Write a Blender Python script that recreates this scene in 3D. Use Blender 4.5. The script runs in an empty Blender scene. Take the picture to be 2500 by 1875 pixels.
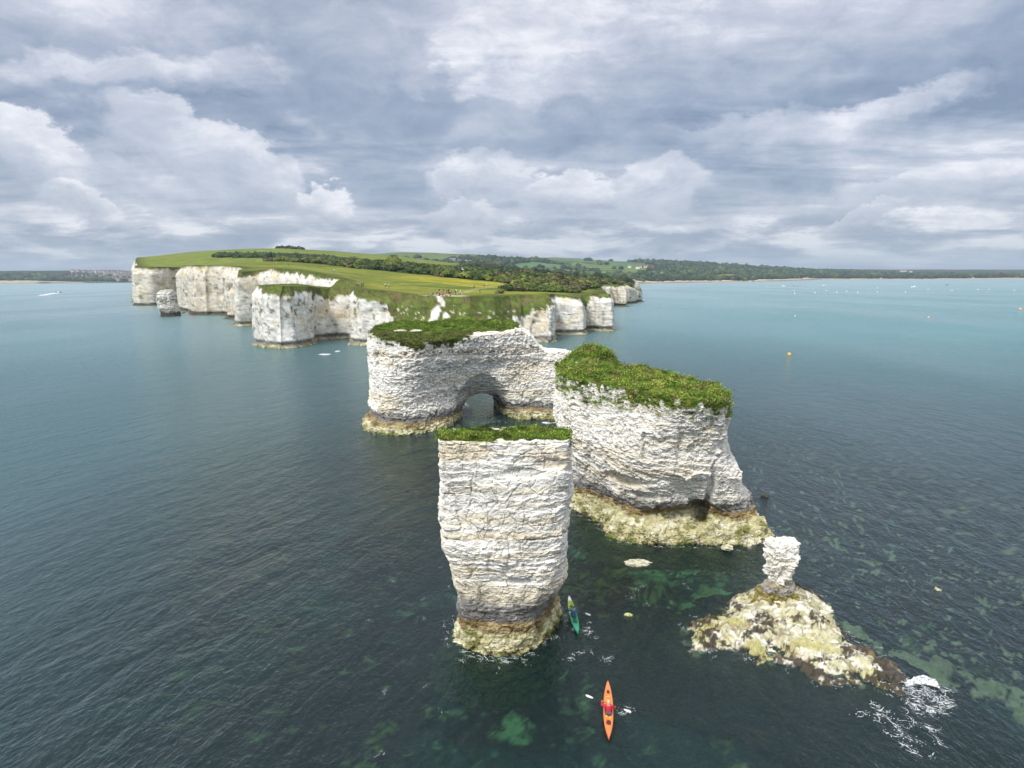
import bpy, bmesh, math, random
import numpy as np
from mathutils import Vector, Matrix
from mathutils.geometry import delaunay_2d_cdt

# ------------------------------------------------------------------ camera, world, sun, exposure
sc = bpy.context.scene
col = sc.collection
F = 1750.0; PITCH = math.radians(8.56); ROLL = math.radians(0.28); H = 24.0
_f = np.array([0, math.cos(PITCH), -math.sin(PITCH)]); _r = np.array([1., 0, 0]); _u = np.cross(_r, _f)
_c, _s = math.cos(ROLL), math.sin(ROLL)
CR, CU, CF = _c * _r - _s * _u, _s * _r + _c * _u, _f

cam_data = bpy.data.cameras.new('camera')
cam_data.sensor_fit = 'HORIZONTAL'; cam_data.sensor_width = 36.0
cam_data.lens = 36.0 * F / 2500.0
cam_data.clip_start = 0.5; cam_data.clip_end = 30000
cam = bpy.data.objects.new('camera', cam_data); col.objects.link(cam)
m = Matrix.Identity(4)
for i in range(3):
    m[i][0], m[i][1], m[i][2] = CR[i], CU[i], -CF[i]
m[2][3] = H
cam.matrix_world = m
sc.camera = cam

SUN_EL, SUN_AZ = math.radians(47), math.radians(212)      # azimuth clockwise from +Y (the view direction)
sun_data = bpy.data.lights.new('sun', 'SUN')
sun_data.energy = 1.5; sun_data.angle = math.radians(11); sun_data.color = (1.0, 0.955, 0.89)
sun = bpy.data.objects.new('sun', sun_data); col.objects.link(sun)
sd = Vector((math.sin(SUN_AZ) * math.cos(SUN_EL), math.cos(SUN_AZ) * math.cos(SUN_EL), math.sin(SUN_EL)))
sun.rotation_euler = sd.to_track_quat('Z', 'Y').to_euler()
sun.location = sd * 300

sc.view_settings.view_transform = 'Standard'; sc.view_settings.look = 'None'
sc.view_settings.gamma = 1.0; sc.view_settings.use_curve_mapping = False
sc.view_settings.exposure = 0.95
SKYK = 0.518                                              # 2**-exposure: cloud tones below are written as they should appear

def ray(px, py):
    return CF * F + CR * (px - 1250) - CU * (py - 937.5)
def P(px, py, z=0.0):                                     # the point of height z seen along a photo direction
    d = ray(px, py); return d * ((z - H) / d[2]) + np.array([0, 0, H])
def D(px, py, y):                                         # the point at distance y seen along a photo direction
    d = ray(px, py); return d * (y / d[1]) + np.array([0, 0, H])
def pix(p):
    v = np.asarray(p, float) - np.array([0, 0, H]); k = v @ CF
    return 1250 + F * (v @ CR) / k, 937.5 - F * (v @ CU) / k
def lin(r, g=None, b=None):
    if g is None: r, g, b = r
    f = lambda c: c / 12.92 if c <= 0.04045 else ((c + 0.055) / 1.055) ** 2.4
    return (f(r), f(g), f(b))

# ------------------------------------------------------------------ node helper
class NT:
    def __init__(s, tree): s.t = tree; s.n = tree.nodes; s.l = tree.links
    def new(s, typ, **kw):
        n = s.n.new(typ)
        for k, v in kw.items(): setattr(n, k, v)
        return n
    def put(s, sock, v):
        if hasattr(v, 'links'): s.l.new(v, sock)
        elif isinstance(v, (tuple, list)) and sock.type == 'RGBA' and len(v) == 3: sock.default_value = (*v, 1)
        else: sock.default_value = v
    def math(s, op, a, b=0.0, c=0.0, clamp=False):
        n = s.new('ShaderNodeMath', operation=op); n.use_clamp = clamp
        for i, v in enumerate((a, b, c)): s.put(n.inputs[i], v)
        return n.outputs[0]
    def vmath(s, op, a, b=(0, 0, 0), scale=None):
        n = s.new('ShaderNodeVectorMath', operation=op)
        s.put(n.inputs[0], a); s.put(n.inputs[1], b)
        if scale is not None: s.put(n.inputs[3], scale)
        return n.outputs[0] if op not in ('LENGTH', 'DOT_PRODUCT') else n.outputs[1]
    def mix(s, f, a, b, blend='MIX'):
        n = s.new('ShaderNodeMix', data_type='RGBA', blend_type=blend)
        s.put(n.inputs[0], f); s.put(n.inputs[6], a); s.put(n.inputs[7], b)
        return n.outputs[2]
    def noise(s, vec, scale, detail=4, rough=0.55, dist=0.0, out=0):
        n = s.new('ShaderNodeTexNoise'); s.put(n.inputs['Vector'], vec)
        n.inputs['Scale'].default_value = scale; n.inputs['Detail'].default_value = detail
        n.inputs['Roughness'].default_value = rough; n.inputs['Distortion'].default_value = dist
        return n.outputs[out]
    def mr(s, v, a, b, c=0.0, d=1.0, smooth=True):
        n = s.new('ShaderNodeMapRange'); n.interpolation_type = 'SMOOTHSTEP' if smooth else 'LINEAR'
        for i, x in enumerate((v, a, b, c, d)): s.put(n.inputs[i], x)
        return n.outputs[0]
    def xyz(s, x, y, z):
        n = s.new('ShaderNodeCombineXYZ')
        for i, v in enumerate((x, y, z)): s.put(n.inputs[i], v)
        return n.outputs[0]
    def ramp(s, fac, stops):
        n = s.new('ShaderNodeValToRGB'); s.put(n.inputs[0], fac)
        e = n.color_ramp.elements
        while len(e) < len(stops): e.new(0.5)
        for el, (p, c) in zip(e, stops): el.position = p; el.color = (*c, 1)
        return n.outputs[0]

# ------------------------------------------------------------------ sky: Nishita sky behind layered cloud
world = bpy.data.worlds.new('World'); sc.world = world; world.use_nodes = True
W = NT(world.node_tree); W.n.clear()
tc = W.new('ShaderNodeTexCoord').outputs['Generated']
sep = W.new('ShaderNodeSeparateXYZ'); W.l.new(tc, sep.inputs[0])
dx, dy, dz = sep.outputs
az = W.math('ARCTAN2', dx, dy)
hor = W.math('SQRT', W.math('ADD', W.math('MULTIPLY', dx, dx), W.math('MULTIPLY', dy, dy)))
el = W.math('ARCTAN2', dz, hor)
inv = W.math('DIVIDE', 1.0, W.math('ADD', W.math('MAXIMUM', dz, 0.0), 0.10))
plane = W.xyz(W.math('MULTIPLY', dx, inv), W.math('MULTIPLY', dy, inv), 0.0)          # a flat cloud deck in perspective
ae = W.xyz(az, el, 0.0)
# wispy warp shared by every cloud edge
warpA = W.noise(W.xyz(az, W.math('MULTIPLY', el, 1.7), 3.1), 9.0, 6, 0.62, 0.0, 1)
warpv = W.vmath('SUBTRACT', warpA, (0.5, 0.5, 0.5))
nish = W.new('ShaderNodeTexSky', sky_type='NISHITA')
nish.sun_disc = False; nish.sun_elevation = SUN_EL; nish.sun_rotation = SUN_AZ
nish.air_density = 1.0; nish.dust_density = 2.0; nish.ozone_density = 1.5
nishc = W.vmath('SCALE', nish.outputs[0], (0, 0, 0), 0.10)
# cloud tone on one scale: 0 slate blue, 1 white
eld = W.math('MULTIPLY', el, 57.2958)
n0 = W.noise(W.xyz(W.math('MULTIPLY', az, 4.8), W.math('MULTIPLY', el, 13.0), 0.0), 1.0, 5, 0.6)
elw = W.math('MULTIPLY_ADD', n0, 9.0, W.math('SUBTRACT', eld, 4.5))
T = W.new('ShaderNodeFloatCurve'); cu = T.mapping.curves[0]
pts = [(0.0, 0.50), (0.05, 0.52), (0.11, 0.50), (0.20, 0.36), (0.35, 0.36), (0.5, 0.55), (0.65, 0.76), (1.0, 0.90)]
cu.points[0].location = pts[0]; cu.points[1].location = pts[-1]
for q in pts[1:-1]: cu.points.new(*q)
T.mapping.update(); W.put(T.inputs['Value'], W.math('DIVIDE', elw, 40.0)); T = T.outputs[0]
n1 = W.noise(plane, 0.62, 8, 0.58, 0.3)
n2 = W.noise(W.vmath('ADD', W.vmath('MULTIPLY', plane, (0.6, 2.1, 1)), (7.3, 1.1, 0)), 1.0, 7, 0.62, 0.35)
hi = W.mr(eld, 1, 12)
T = W.math('ADD', T, W.math('MULTIPLY', W.math('MULTIPLY_ADD', n1, 3.6, -1.8), W.math('MULTIPLY_ADD', hi, 0.8, 0.2)))
T = W.math('MULTIPLY_ADD', n2, 1.6, W.math('SUBTRACT', T, 0.78), clamp=True)
# low horizon bank of small clouds
nb = W.noise(W.xyz(W.math('MULTIPLY', az, 8.0), W.math('MULTIPLY', el, 36.0), 5.0), 1.0, 6, 0.62, 0.3)
band = W.math('MULTIPLY', W.mr(eld, 0.3, 1.6), W.mr(eld, 5.5, 3.0))
bt = W.mr(nb, 0.38, 0.60, 0.18, 0.86)
T = W.math('ADD', T, W.math('MULTIPLY', W.math('MULTIPLY', band, 0.85), W.math('SUBTRACT', bt, T)))
aeW = W.vmath('ADD', W.xyz(az, el, 1.0), W.vmath('MULTIPLY', warpv, (0.15, 0.11, 0.0)))
def puff(T, px, py, rx, ry, top, base, op=0.9, tilt=0.0, soft=1.0):
    """one cloud mass: crisp lumpy upper edge, soft lower edge, top and base tone"""
    d = ray(px, py); a = math.atan2(d[0], d[1]); e = math.atan2(d[2], math.hypot(d[0], d[1])); k = math.cos(a)
    RX, RY = rx / F * k * k / math.cos(e), ry / F * k; t = math.radians(tilt); ct, st = math.cos(t), math.sin(t)
    A = (ct / RX, -st / RX, -(ct * a - st * e) / RX); B = (st / RY, ct / RY, -(st * a + ct * e) / RY)
    qx = W.vmath('DOT_PRODUCT', aeW, A); qy = W.vmath('DOT_PRODUCT', aeW, B)
    r = W.math('MULTIPLY_ADD', qx, qx, W.math('MULTIPLY', qy, qy))
    k1 = W.math('MULTIPLY_ADD', qy, 1.9 / soft, 2.4 / soft)
    al = W.math('MULTIPLY', W.math('SUBTRACT', 1.0, r), W.math('MAXIMUM', k1, 0.7), clamp=True)
    tone = W.math('MULTIPLY_ADD', W.math('MULTIPLY_ADD', qy, 0.85, 0.5, clamp=True), top - base, base)
    return W.math('MULTIPLY_ADD', W.math('MULTIPLY', al, op), W.math('SUBTRACT', tone, T), T)
WH, W2, LG, GR, DG, BL = 0.86, 0.75, 0.64, 0.42, 0.22, 0.14
for p_ in [
    # wide tones
    (150, 60, 640, 150, WH, W2, .75, 0, 3), (310, 185, 430, 60, WH, LG, .7, -10, 2), (1230, 50, 320, 120, W2, LG, .6, 0, 2), (1240, 290, 230, 100, WH, W2, .6, -25, 2),
    (2000, 90, 760, 160, WH, LG, .6, 0, 3), (2180, 265, 260, 45, WH, LG, .7, -8, 2), (1780, 335, 480, 45, WH, LG, .45, -6, 2),
    (500, 285, 500, 40, BL, BL, .65, -6, 2), (1000, 470, 560, 60, BL, BL, .55, -4, 2), (1800, 490, 600, 60, DG, BL, .5, 0, 2), (1650, 210, 380, 70, DG, DG, .45, 6, 2),
    # the tall grey cloud above the headland
    (760, 60, 130, 190, GR, DG, .75, 0, 1.3), (880, 190, 240, 150, GR, BL, .85, 25, 1.1), (960, 290, 220, 75, DG, BL, .8, -8, 1.0),
    # cumulus rows
    (90, 400, 210, 100, WH, GR, .9, 28, 1), (215, 490, 130, 45, WH, GR, .75, 18, 1), (450, 345, 240, 85, W2, GR, .8, 12, 1), (580, 410, 210, 95, W2, GR, .8, 30, 1),
    (350, 450, 170, 60, LG, GR, .6, 22, 1.2), (790, 500, 100, 50, WH, GR, .85, 8, 1), (1170, 450, 150, 80, WH, GR, .8, 0, 1), (1190, 335, 190, 80, DG, DG, .55, 0, 1.4),
    (1500, 350, 200, 95, DG, DG, .6, 10, 1.2), (1130, 525, 110, 36, W2, GR, .75, 0, 1), (1390, 475, 130, 66, WH, GR, .8, 0, 1), (1610, 480, 120, 80, W2, GR, .8, 0, 1),
    (2270, 465, 270, 70, W2, GR, .8, -6, 1), (2120, 530, 120, 30, W2, GR, .7, -10, 1), (180, 595, 170, 24, DG, DG, .6, 0, 1.5)]:
    T = puff(T, *p_)
gr = W.noise(W.xyz(az, W.math('MULTIPLY', el, 1.9), 0.0), 11.0, 7, 0.66, 0.4)
T = W.math('MULTIPLY_ADD', gr, 0.80, W.math('SUBTRACT', T, 0.30), clamp=True)
T = W.math('MULTIPLY_ADD', T, 1.16, -0.10, clamp=True)
c = W.ramp(T, [(0.0, lin(0.49, 0.55, 0.645)), (0.3, lin(0.605, 0.65, 0.73)), (0.5, lin(0.685, 0.715, 0.78)), (0.75, lin(0.785, 0.80, 0.85)), (1.0, lin(0.935, 0.935, 0.955))])
# the last degrees above the horizon pale towards blue
c = W.mix(W.mr(eld, 4.0, 0.0, 0.0, 0.45), c, lin(0.64, 0.72, 0.79))
c = W.vmath('SCALE', c, (0, 0, 0), SKYK * 1.09)
glow = W.mr(W.vmath('DOT_PRODUCT', tc, tuple(sd)), 0.15, 1.0, 0.0, 0.9)       # cloud thins towards the hidden sun, behind the viewer
c = W.vmath('MULTIPLY', c, W.vmath('ADD', (1, 1, 1), W.xyz(glow, glow, W.math('MULTIPLY', glow, 0.93))))
cover = W.mix(0.90, nishc, c)
bg = W.new('ShaderNodeBackground'); W.l.new(cover, bg.inputs[0]); bg.inputs[1].default_value = 1.0
wo = W.new('ShaderNodeOutputWorld'); W.l.new(bg.outputs[0], wo.inputs[0])

world.cycles.sampling_method = 'MANUAL'; world.cycles.sample_map_resolution = 512
sc.cycles.max_bounces = 5; sc.cycles.diffuse_bounces = 2; sc.cycles.glossy_bounces = 2; sc.cycles.transparent_max_bounces = 8
sc.cycles.caustics_reflective = False; sc.cycles.caustics_refractive = False

# ------------------------------------------------------------------ numpy noise
def _hash(ix, iy, iz, seed=0):
    h = (ix.astype(np.int64) * 374761393 + iy.astype(np.int64) * 668265263 + iz.astype(np.int64) * 2147483647 + seed * 144665) & 0xFFFFFFFF
    h = ((h ^ (h >> 13)) * 1274126177) & 0xFFFFFFFF
    h = ((h ^ (h >> 16)) * 2246822519) & 0xFFFFFFFF
    return ((h ^ (h >> 15)) & 0xFFFFFF) / float(0xFFFFFF)
def vnoise(p, s=(1, 1, 1), seed=0):                       # smooth value noise, -1..1
    q = np.asarray(p) * np.asarray(s if hasattr(s, '__len__') else (s, s, s), float); i = np.floor(q); f = q - i; f = f * f * f * (f * (f * 6 - 15) + 10)
    ix, iy, iz = i[:, 0], i[:, 1], i[:, 2]; fx, fy, fz = f[:, 0], f[:, 1], f[:, 2]
    H_ = lambda a, b, c: _hash(ix + a, iy + b, iz + c, seed)
    x00 = H_(0, 0, 0) * (1 - fx) + H_(1, 0, 0) * fx; x10 = H_(0, 1, 0) * (1 - fx) + H_(1, 1, 0) * fx
    x01 = H_(0, 0, 1) * (1 - fx) + H_(1, 0, 1) * fx; x11 = H_(0, 1, 1) * (1 - fx) + H_(1, 1, 1) * fx
    return ((x00 * (1 - fy) + x10 * fy) * (1 - fz) + (x01 * (1 - fy) + x11 * fy) * fz) * 2 - 1
def fbm(p, s=(1, 1, 1), oct=4, gain=0.5, seed=0):
    s = np.asarray(s if hasattr(s, '__len__') else (s, s, s), float); a = 1.0; t = 0; o = 0
    q = np.asarray(p) * s
    for k in range(oct):
        ca, sa = math.cos(0.6 + 1.1 * k), math.sin(0.6 + 1.1 * k); r = np.stack([q[:, 0] * ca - q[:, 1] * sa, q[:, 0] * sa + q[:, 1] * ca, q[:, 2]], -1)
        o = o + a * vnoise(r, 1.0, seed + k * 17); t += a; a *= gain; q = q * 2.03
    return o / t
def sstep(x, a, b):
    t = np.clip((x - a) / (b - a), 0, 1); return t * t * (3 - 2 * t)
def p3(x, y, z=0.0):
    x = np.asarray(x, float); return np.stack([x, np.broadcast_to(y, x.shape), np.broadcast_to(z, x.shape)], -1)
def mixc(a, b, f): f = np.asarray(f)[:, None]; return a * (1 - f) + np.asarray(b) * f

# ------------------------------------------------------------------ materials
def attr_material(name, rough=0.9, bump=0.0, bscale=8.0, var=0.25, vscale=3.0, stretch=(1, 1, 1), spec=0.3, sub=None):
    m_ = bpy.data.materials.new(name); m_.use_nodes = True; N = NT(m_.node_tree); b = N.n['Principled BSDF']
    a = N.new('ShaderNodeAttribute'); a.attribute_name = 'tone'
    g = N.new('ShaderNodeNewGeometry').outputs['Position']
    v = N.vmath('MULTIPLY', g, stretch)
    n = N.noise(v, vscale, 5, 0.6)
    k = N.mr(n, 0.3, 0.7, 1 - var, 1 + var, False)
    N.l.new(N.vmath('SCALE', a.outputs['Color'], (0, 0, 0), k), b.inputs['Base Color'])
    b.inputs['Roughness'].default_value = rough; b.inputs['Specular IOR Level'].default_value = spec
    if bump:
        bn = N.new('ShaderNodeBump'); bn.inputs['Strength'].default_value = 1.0; bn.inputs['Distance'].default_value = bump
        N.l.new(N.noise(v, bscale, 6, 0.65), bn.inputs['Height']); N.l.new(bn.outputs[0], b.inputs['Normal'])
    return m_
def plain(name, c, rough=0.6, spec=0.5, metal=0.0, var=0.12, vscale=6.0, coat=0.0):
    m_ = bpy.data.materials.new(name); m_.use_nodes = True; N = NT(m_.node_tree); b = N.n['Principled BSDF']
    g = N.new('ShaderNodeTexCoord').outputs['Object']
    k = N.mr(N.noise(g, vscale, 4, 0.6), 0.3, 0.7, 1 - var, 1 + var, False)
    N.l.new(N.vmath('SCALE', N.xyz(*c), (0, 0, 0), k), b.inputs['Base Color'])
    b.inputs['Roughness'].default_value = rough; b.inputs['Specular IOR Level'].default_value = spec; b.inputs['Metallic'].default_value = metal
    b.inputs['Coat Weight'].default_value = coat
    return m_
M_CHALK = attr_material('chalk', 0.95, 0.07, 3.2, 0.10, 2.2, (1, 1, 2.6), 0.15)
M_CLIFF = attr_material('cliff_chalk', 0.95, 0.28, 0.8, 0.16, 0.55, (1, 1, 1.3), 0.1)
M_TURF = attr_material('turf', 0.95, 0.05, 6, 0.3, 2.5, (1, 1, 1), 0.1)
M_LAND = attr_material('pasture', 0.95, 0.25, 0.7, 0.22, 0.22, (1, 1, 1), 0.05)
M_LEAF = attr_material('foliage', 0.85, 0.0, 1, 0.3, 1.5, (1, 1, 1), 0.15)
M_BED = attr_material('seabed_rock', 0.9, 0.1, 3, 0.3, 2.0, (1, 1, 1), 0.1)

# ------------------------------------------------------------------ object helpers
def tag(o, label=None, cat=None, group=None, kind=None):
    if label: o['label'] = label
    if cat: o['category'] = cat
    if group: o['group'] = group
    if kind: o['kind'] = kind
    return o
def thing(name, label, cat, loc=(0, 0, 0), rotz=0.0, group=None):
    o = bpy.data.objects.new(name, None); col.objects.link(o); o.empty_display_size = 0.3
    o.location = Vector([float(v) for v in loc]); o.rotation_euler = (0, 0, rotz)
    return tag(o, label, cat, group)
def link(name, me, mat=None, parent=None, kind=None):
    o = bpy.data.objects.new(name, me); col.objects.link(o)
    if mat is not None and not me.materials: me.materials.append(mat)
    if parent is not None: o.parent = parent
    if kind: o['kind'] = kind
    return o
def mesh_np(name, co, faces, tone=None, smooth=False):
    """faces: (n,3) or (n,4) array, or a list of lists"""
    me = bpy.data.meshes.new(name); co = np.asarray(co, np.float32)
    if isinstance(faces, np.ndarray):
        k = faces.shape[1]; nf = len(faces)
        me.vertices.add(len(co)); me.vertices.foreach_set('co', co.ravel())
        me.loops.add(nf * k); me.loops.foreach_set('vertex_index', faces.astype(np.int32).ravel())
        me.polygons.add(nf); me.polygons.foreach_set('loop_start', np.arange(0, nf * k, k, dtype=np.int32))
        me.update(calc_edges=True); me.validate()
    else:
        me.from_pydata(co.tolist(), [], [list(f) for f in faces]); me.update()
    if tone is not None: set_tone(me, tone)
    if smooth: me.polygons.foreach_set('use_smooth', np.ones(len(me.polygons), bool))
    return me
def set_tone(me, tone):
    a = me.color_attributes.get('tone') or me.color_attributes.new('tone', 'FLOAT_COLOR', 'POINT')
    t = np.ones((len(tone), 4), np.float32); t[:, :3] = np.clip(tone, 0, 1); a.data.foreach_set('color', t.ravel())
def get_co(me):
    a = np.empty(len(me.vertices) * 3, np.float32); me.vertices.foreach_get('co', a); return a.reshape(-1, 3).astype(float)
def get_no(me):
    a = np.empty(len(me.vertices) * 3, np.float32); me.vertices.foreach_get('normal', a); return a.reshape(-1, 3).astype(float)
def remesh(me, size, cut=None):
    """voxel remesh of a closed mesh, optionally after cutting another closed mesh out of it"""
    o = bpy.data.objects.new('tmp', me); col.objects.link(o); tmp = []
    for c_ in (cut or []):
        oc = bpy.data.objects.new('tmpc', c_); col.objects.link(oc); tmp.append(oc)
        b = o.modifiers.new('b', 'BOOLEAN'); b.operation = 'DIFFERENCE'; b.solver = 'EXACT'; b.object = oc
    r = o.modifiers.new('r', 'REMESH'); r.mode = 'VOXEL'; r.voxel_size = size
    dg = bpy.context.evaluated_depsgraph_get(); dg.update()
    out = bpy.data.meshes.new_from_object(o.evaluated_get(dg))
    for t in [o] + tmp: bpy.data.objects.remove(t)
    return out
# ------------------------------------------------------------------ chalk stacks
def ring(poly, n=150):
    q = np.asarray(poly, float); N = len(q); t = np.linspace(0, N, n, endpoint=False); i = np.floor(t).astype(int); f = (t - i)[:, None]
    a, b, c_, d = q[(i - 1) % N], q[i % N], q[(i + 1) % N], q[(i + 2) % N]
    return 0.5 * ((2 * b) + (c_ - a) * f + (2 * a - 5 * b + 4 * c_ - d) * f ** 2 + (3 * b - a - 3 * c_ + d) * f ** 3)
def loft(levels, sil=None, n=150, dz=0.35):
    """levels: [(z, polygon)] with matching corners; sil = (left [(py,px)], right, y_left, y_right, z_from)"""
    zs = [l[0] for l in levels]; R_ = np.stack([ring(l[1], n) for l in levels])
    zz = np.arange(zs[0], zs[-1] + 1e-6, (zs[-1] - zs[0]) / max(4, round((zs[-1] - zs[0]) / dz)))
    rows = []
    for z in zz:
        k = min(np.searchsorted(zs, z, side='right') - 1, len(zs) - 2); f = (z - zs[k]) / (zs[k + 1] - zs[k]); f = f * f * (3 - 2 * f)
        r = R_[k] * (1 - f) + R_[k + 1] * f
        if sil and z >= sil[4]:
            w = sstep(z, sil[4], sil[4] + 1.0)
            def edge(tab, y):
                px_, py_ = pix((0, y, z)); want = np.interp(py_, [q[0] for q in tab], [q[1] for q in tab])
                k_ = y * CF[1] + (z - H) * CF[2]; return (want - px_) * k_ / F
            xl, xr = edge(sil[0], sil[2]), edge(sil[1], sil[3])
            a, b = r[:, 0].min(), r[:, 0].max(); nx = xl + (r[:, 0] - a) / (b - a) * (xr - xl)
            r = r.copy(); r[:, 0] = r[:, 0] * (1 - w) + nx * w
        rows.append(np.c_[r, np.full(n, z)])
    co = np.concatenate(rows); K = len(rows); F_ = []
    for k in range(K - 1):
        for i in range(n):
            j = (i + 1) % n; F_.append((k * n + i, k * n + j, (k + 1) * n + j, (k + 1) * n + i))
    F_.append(tuple(range(n))[::-1]); F_.append(tuple((K - 1) * n + i for i in range(n)))
    return mesh_np('loft', co, F_)
def tube_mesh(path, seg=20):
    """path: [(centre, half_width, half_height, forward)] closed tube used to cut caves"""
    co, F_ = [], []
    for (c_, hw, hh, fw) in path:
        fw = np.array(fw, float); fw /= np.linalg.norm(fw); rt = np.cross(fw, (0, 0, 1)); rt /= np.linalg.norm(rt)
        for i in range(seg):
            a = 2 * math.pi * i / seg
            co.append(np.array(c_) + rt * math.cos(a) * hw + np.array([0, 0, 1]) * math.sin(a) * hh)
    for k in range(len(path) - 1):
        for i in range(seg):
            j = (i + 1) % seg; F_.append((k * seg + i, k * seg + j, (k + 1) * seg + j, (k + 1) * seg + i))
    F_.append(tuple(range(seg))[::-1]); F_.append(tuple((len(path) - 1) * seg + i for i in range(seg)))
    me = mesh_np('tube', co, F_); bm = bmesh.new(); bm.from_mesh(me); bmesh.ops.recalc_face_normals(bm, faces=bm.faces); bm.to_mesh(me); bm.free()
    return me

def strata(p, h=0.55, dip=(0.03, 0.0), seed=0, wav=0.35):
    zw = p[:, 2] + wav * vnoise(p, (0.16, 0.16, 0.10), seed) + 0.10 * vnoise(p, (0.6, 0.6, 0.3), seed + 3) + p[:, 0] * dip[0] + p[:, 1] * dip[1]
    q = zw / h + 1.25 * vnoise(p3(zw * 0 + 1, 0, zw), (1, 1, 0.33 / h), seed + 5)
    L = np.floor(q); return L, q - L
def facets(p, s, seed=0):
    """irregular broken blocks: per-cell value, a tilted face per cell and the distance to the joint"""
    q = p * np.asarray(s, float); i = np.floor(q); N = len(p); b1 = np.full(N, 9.0); b2 = np.full(N, 9.0); h = np.zeros(N); t = np.zeros(N)
    for a in (-1, 0, 1):
        for b in (-1, 0, 1):
            for c_ in (-1, 0, 1):
                x, y, z = i[:, 0] + a, i[:, 1] + b, i[:, 2] + c_
                hx, hy, hz = _hash(x, y, z, seed), _hash(x, y, z, seed + 1), _hash(x, y, z, seed + 2)
                dx_, dy_, dz_ = q[:, 0] - x - hx, q[:, 1] - y - hy, q[:, 2] - z - hz; d = dx_ * dx_ + dy_ * dy_ + dz_ * dz_
                m_ = d < b1; b2 = np.where(m_, b1, np.minimum(b2, d)); b1 = np.where(m_, d, b1)
                h = np.where(m_, (hx * 7.13 + hy * 3.7) % 1.0, h); t = np.where(m_, (hy - .5) * 2 * dx_ + (hz - .5) * 2 * dy_ + (hx * 0.9 - .2) * 1.6 * dz_, t)
    return h - 0.5, t, np.sqrt(b2) - np.sqrt(b1)
def chalk_shape(p, n, sc_=1.0, block=0.10, ledge=0.12, bulge=0.35, fine=0.05, seed=0, dip=(0.03, 0.0), h=0.55, flute=0.0):
    """how far the weathered chalk stands out from the smooth form"""
    d = bulge * fbm(p, (0.22 / sc_, 0.22 / sc_, 0.16 / sc_), 4, 0.55, seed)
    w = p + 0.22 * sc_ * np.stack([vnoise(p, 1.1 / sc_, seed + 8), vnoise(p, 1.1 / sc_, seed + 9), vnoise(p, 1.1 / sc_, seed + 10)], -1)
    w[:, 2] += dip[0] * p[:, 0] + dip[1] * p[:, 1]
    mod = sstep(vnoise(p, (0.4 / sc_, 0.4 / sc_, 0.6 / sc_), seed + 11), -0.6, 0.5)
    k1, t1, e1 = facets(w, (0.70 / sc_, 0.70 / sc_, 0.95 / sc_), seed + 70)
    k2, t2, e2 = facets(w, (1.9 / sc_, 1.9 / sc_, 3.0 / sc_), seed + 80)
    d += block * (1.0 * k1 + 0.7 * t1 - 0.35 * sstep(e1, 0.07, 0.0)) * (0.4 + 0.6 * mod)
    d += block * (0.50 * k2 + 0.40 * t2 - 0.25 * sstep(e2, 0.09, 0.0)) * (1.1 - 0.5 * mod)
    k3, t3, e3 = facets(w, (1.25 / sc_, 1.25 / sc_, 0.5 / sc_), seed + 60); d += block * (0.35 * k3 + 0.35 * t3) * mod - block * 0.4 * sstep(e3, 0.05, 0.0) * sstep(vnoise(p, 0.35 / sc_, seed + 61), -0.2, 0.2)
    L, f = strata(p, h * sc_, dip, seed, 0.5)
    d += ledge * (f - 0.55) * sstep(vnoise(p, (0.22 / sc_, 0.22 / sc_, 0.7 / sc_), seed + 12), -0.25, 0.45)
    d -= ledge * 0.9 * sstep(f, 0.12, 0.0) * (_hash(L, L * 0, L * 0, seed + 7) > 0.55) * sstep(vnoise(p, (0.5 / sc_, 0.5 / sc_, 0.3), seed + 13), -0.4, 0.0)
    r = 1 - np.abs(fbm(p, (1.4 / sc_, 1.4 / sc_, 2.6 / sc_), 3, 0.6, seed + 20)) * 2.2
    d += fine * r + fine * 0.7 * fbm(p, 4.5 / sc_, 3, 0.65, seed + 23)
    chalk_shape.joint = np.clip(0.8 * sstep(e1, 0.05, 0.0) + 0.5 * sstep(e2, 0.07, 0.0) + 0.6 * sstep(e3, 0.05, 0.0) + 0.4 * sstep(f, 0.08, 0.0), 0, 1)
    if flute: d -= flute * sstep(np.abs(vnoise(p, (0.33 / sc_, 0.33 / sc_, 0.03), seed + 30)), 0.16, 0.0)
    return d
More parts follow.
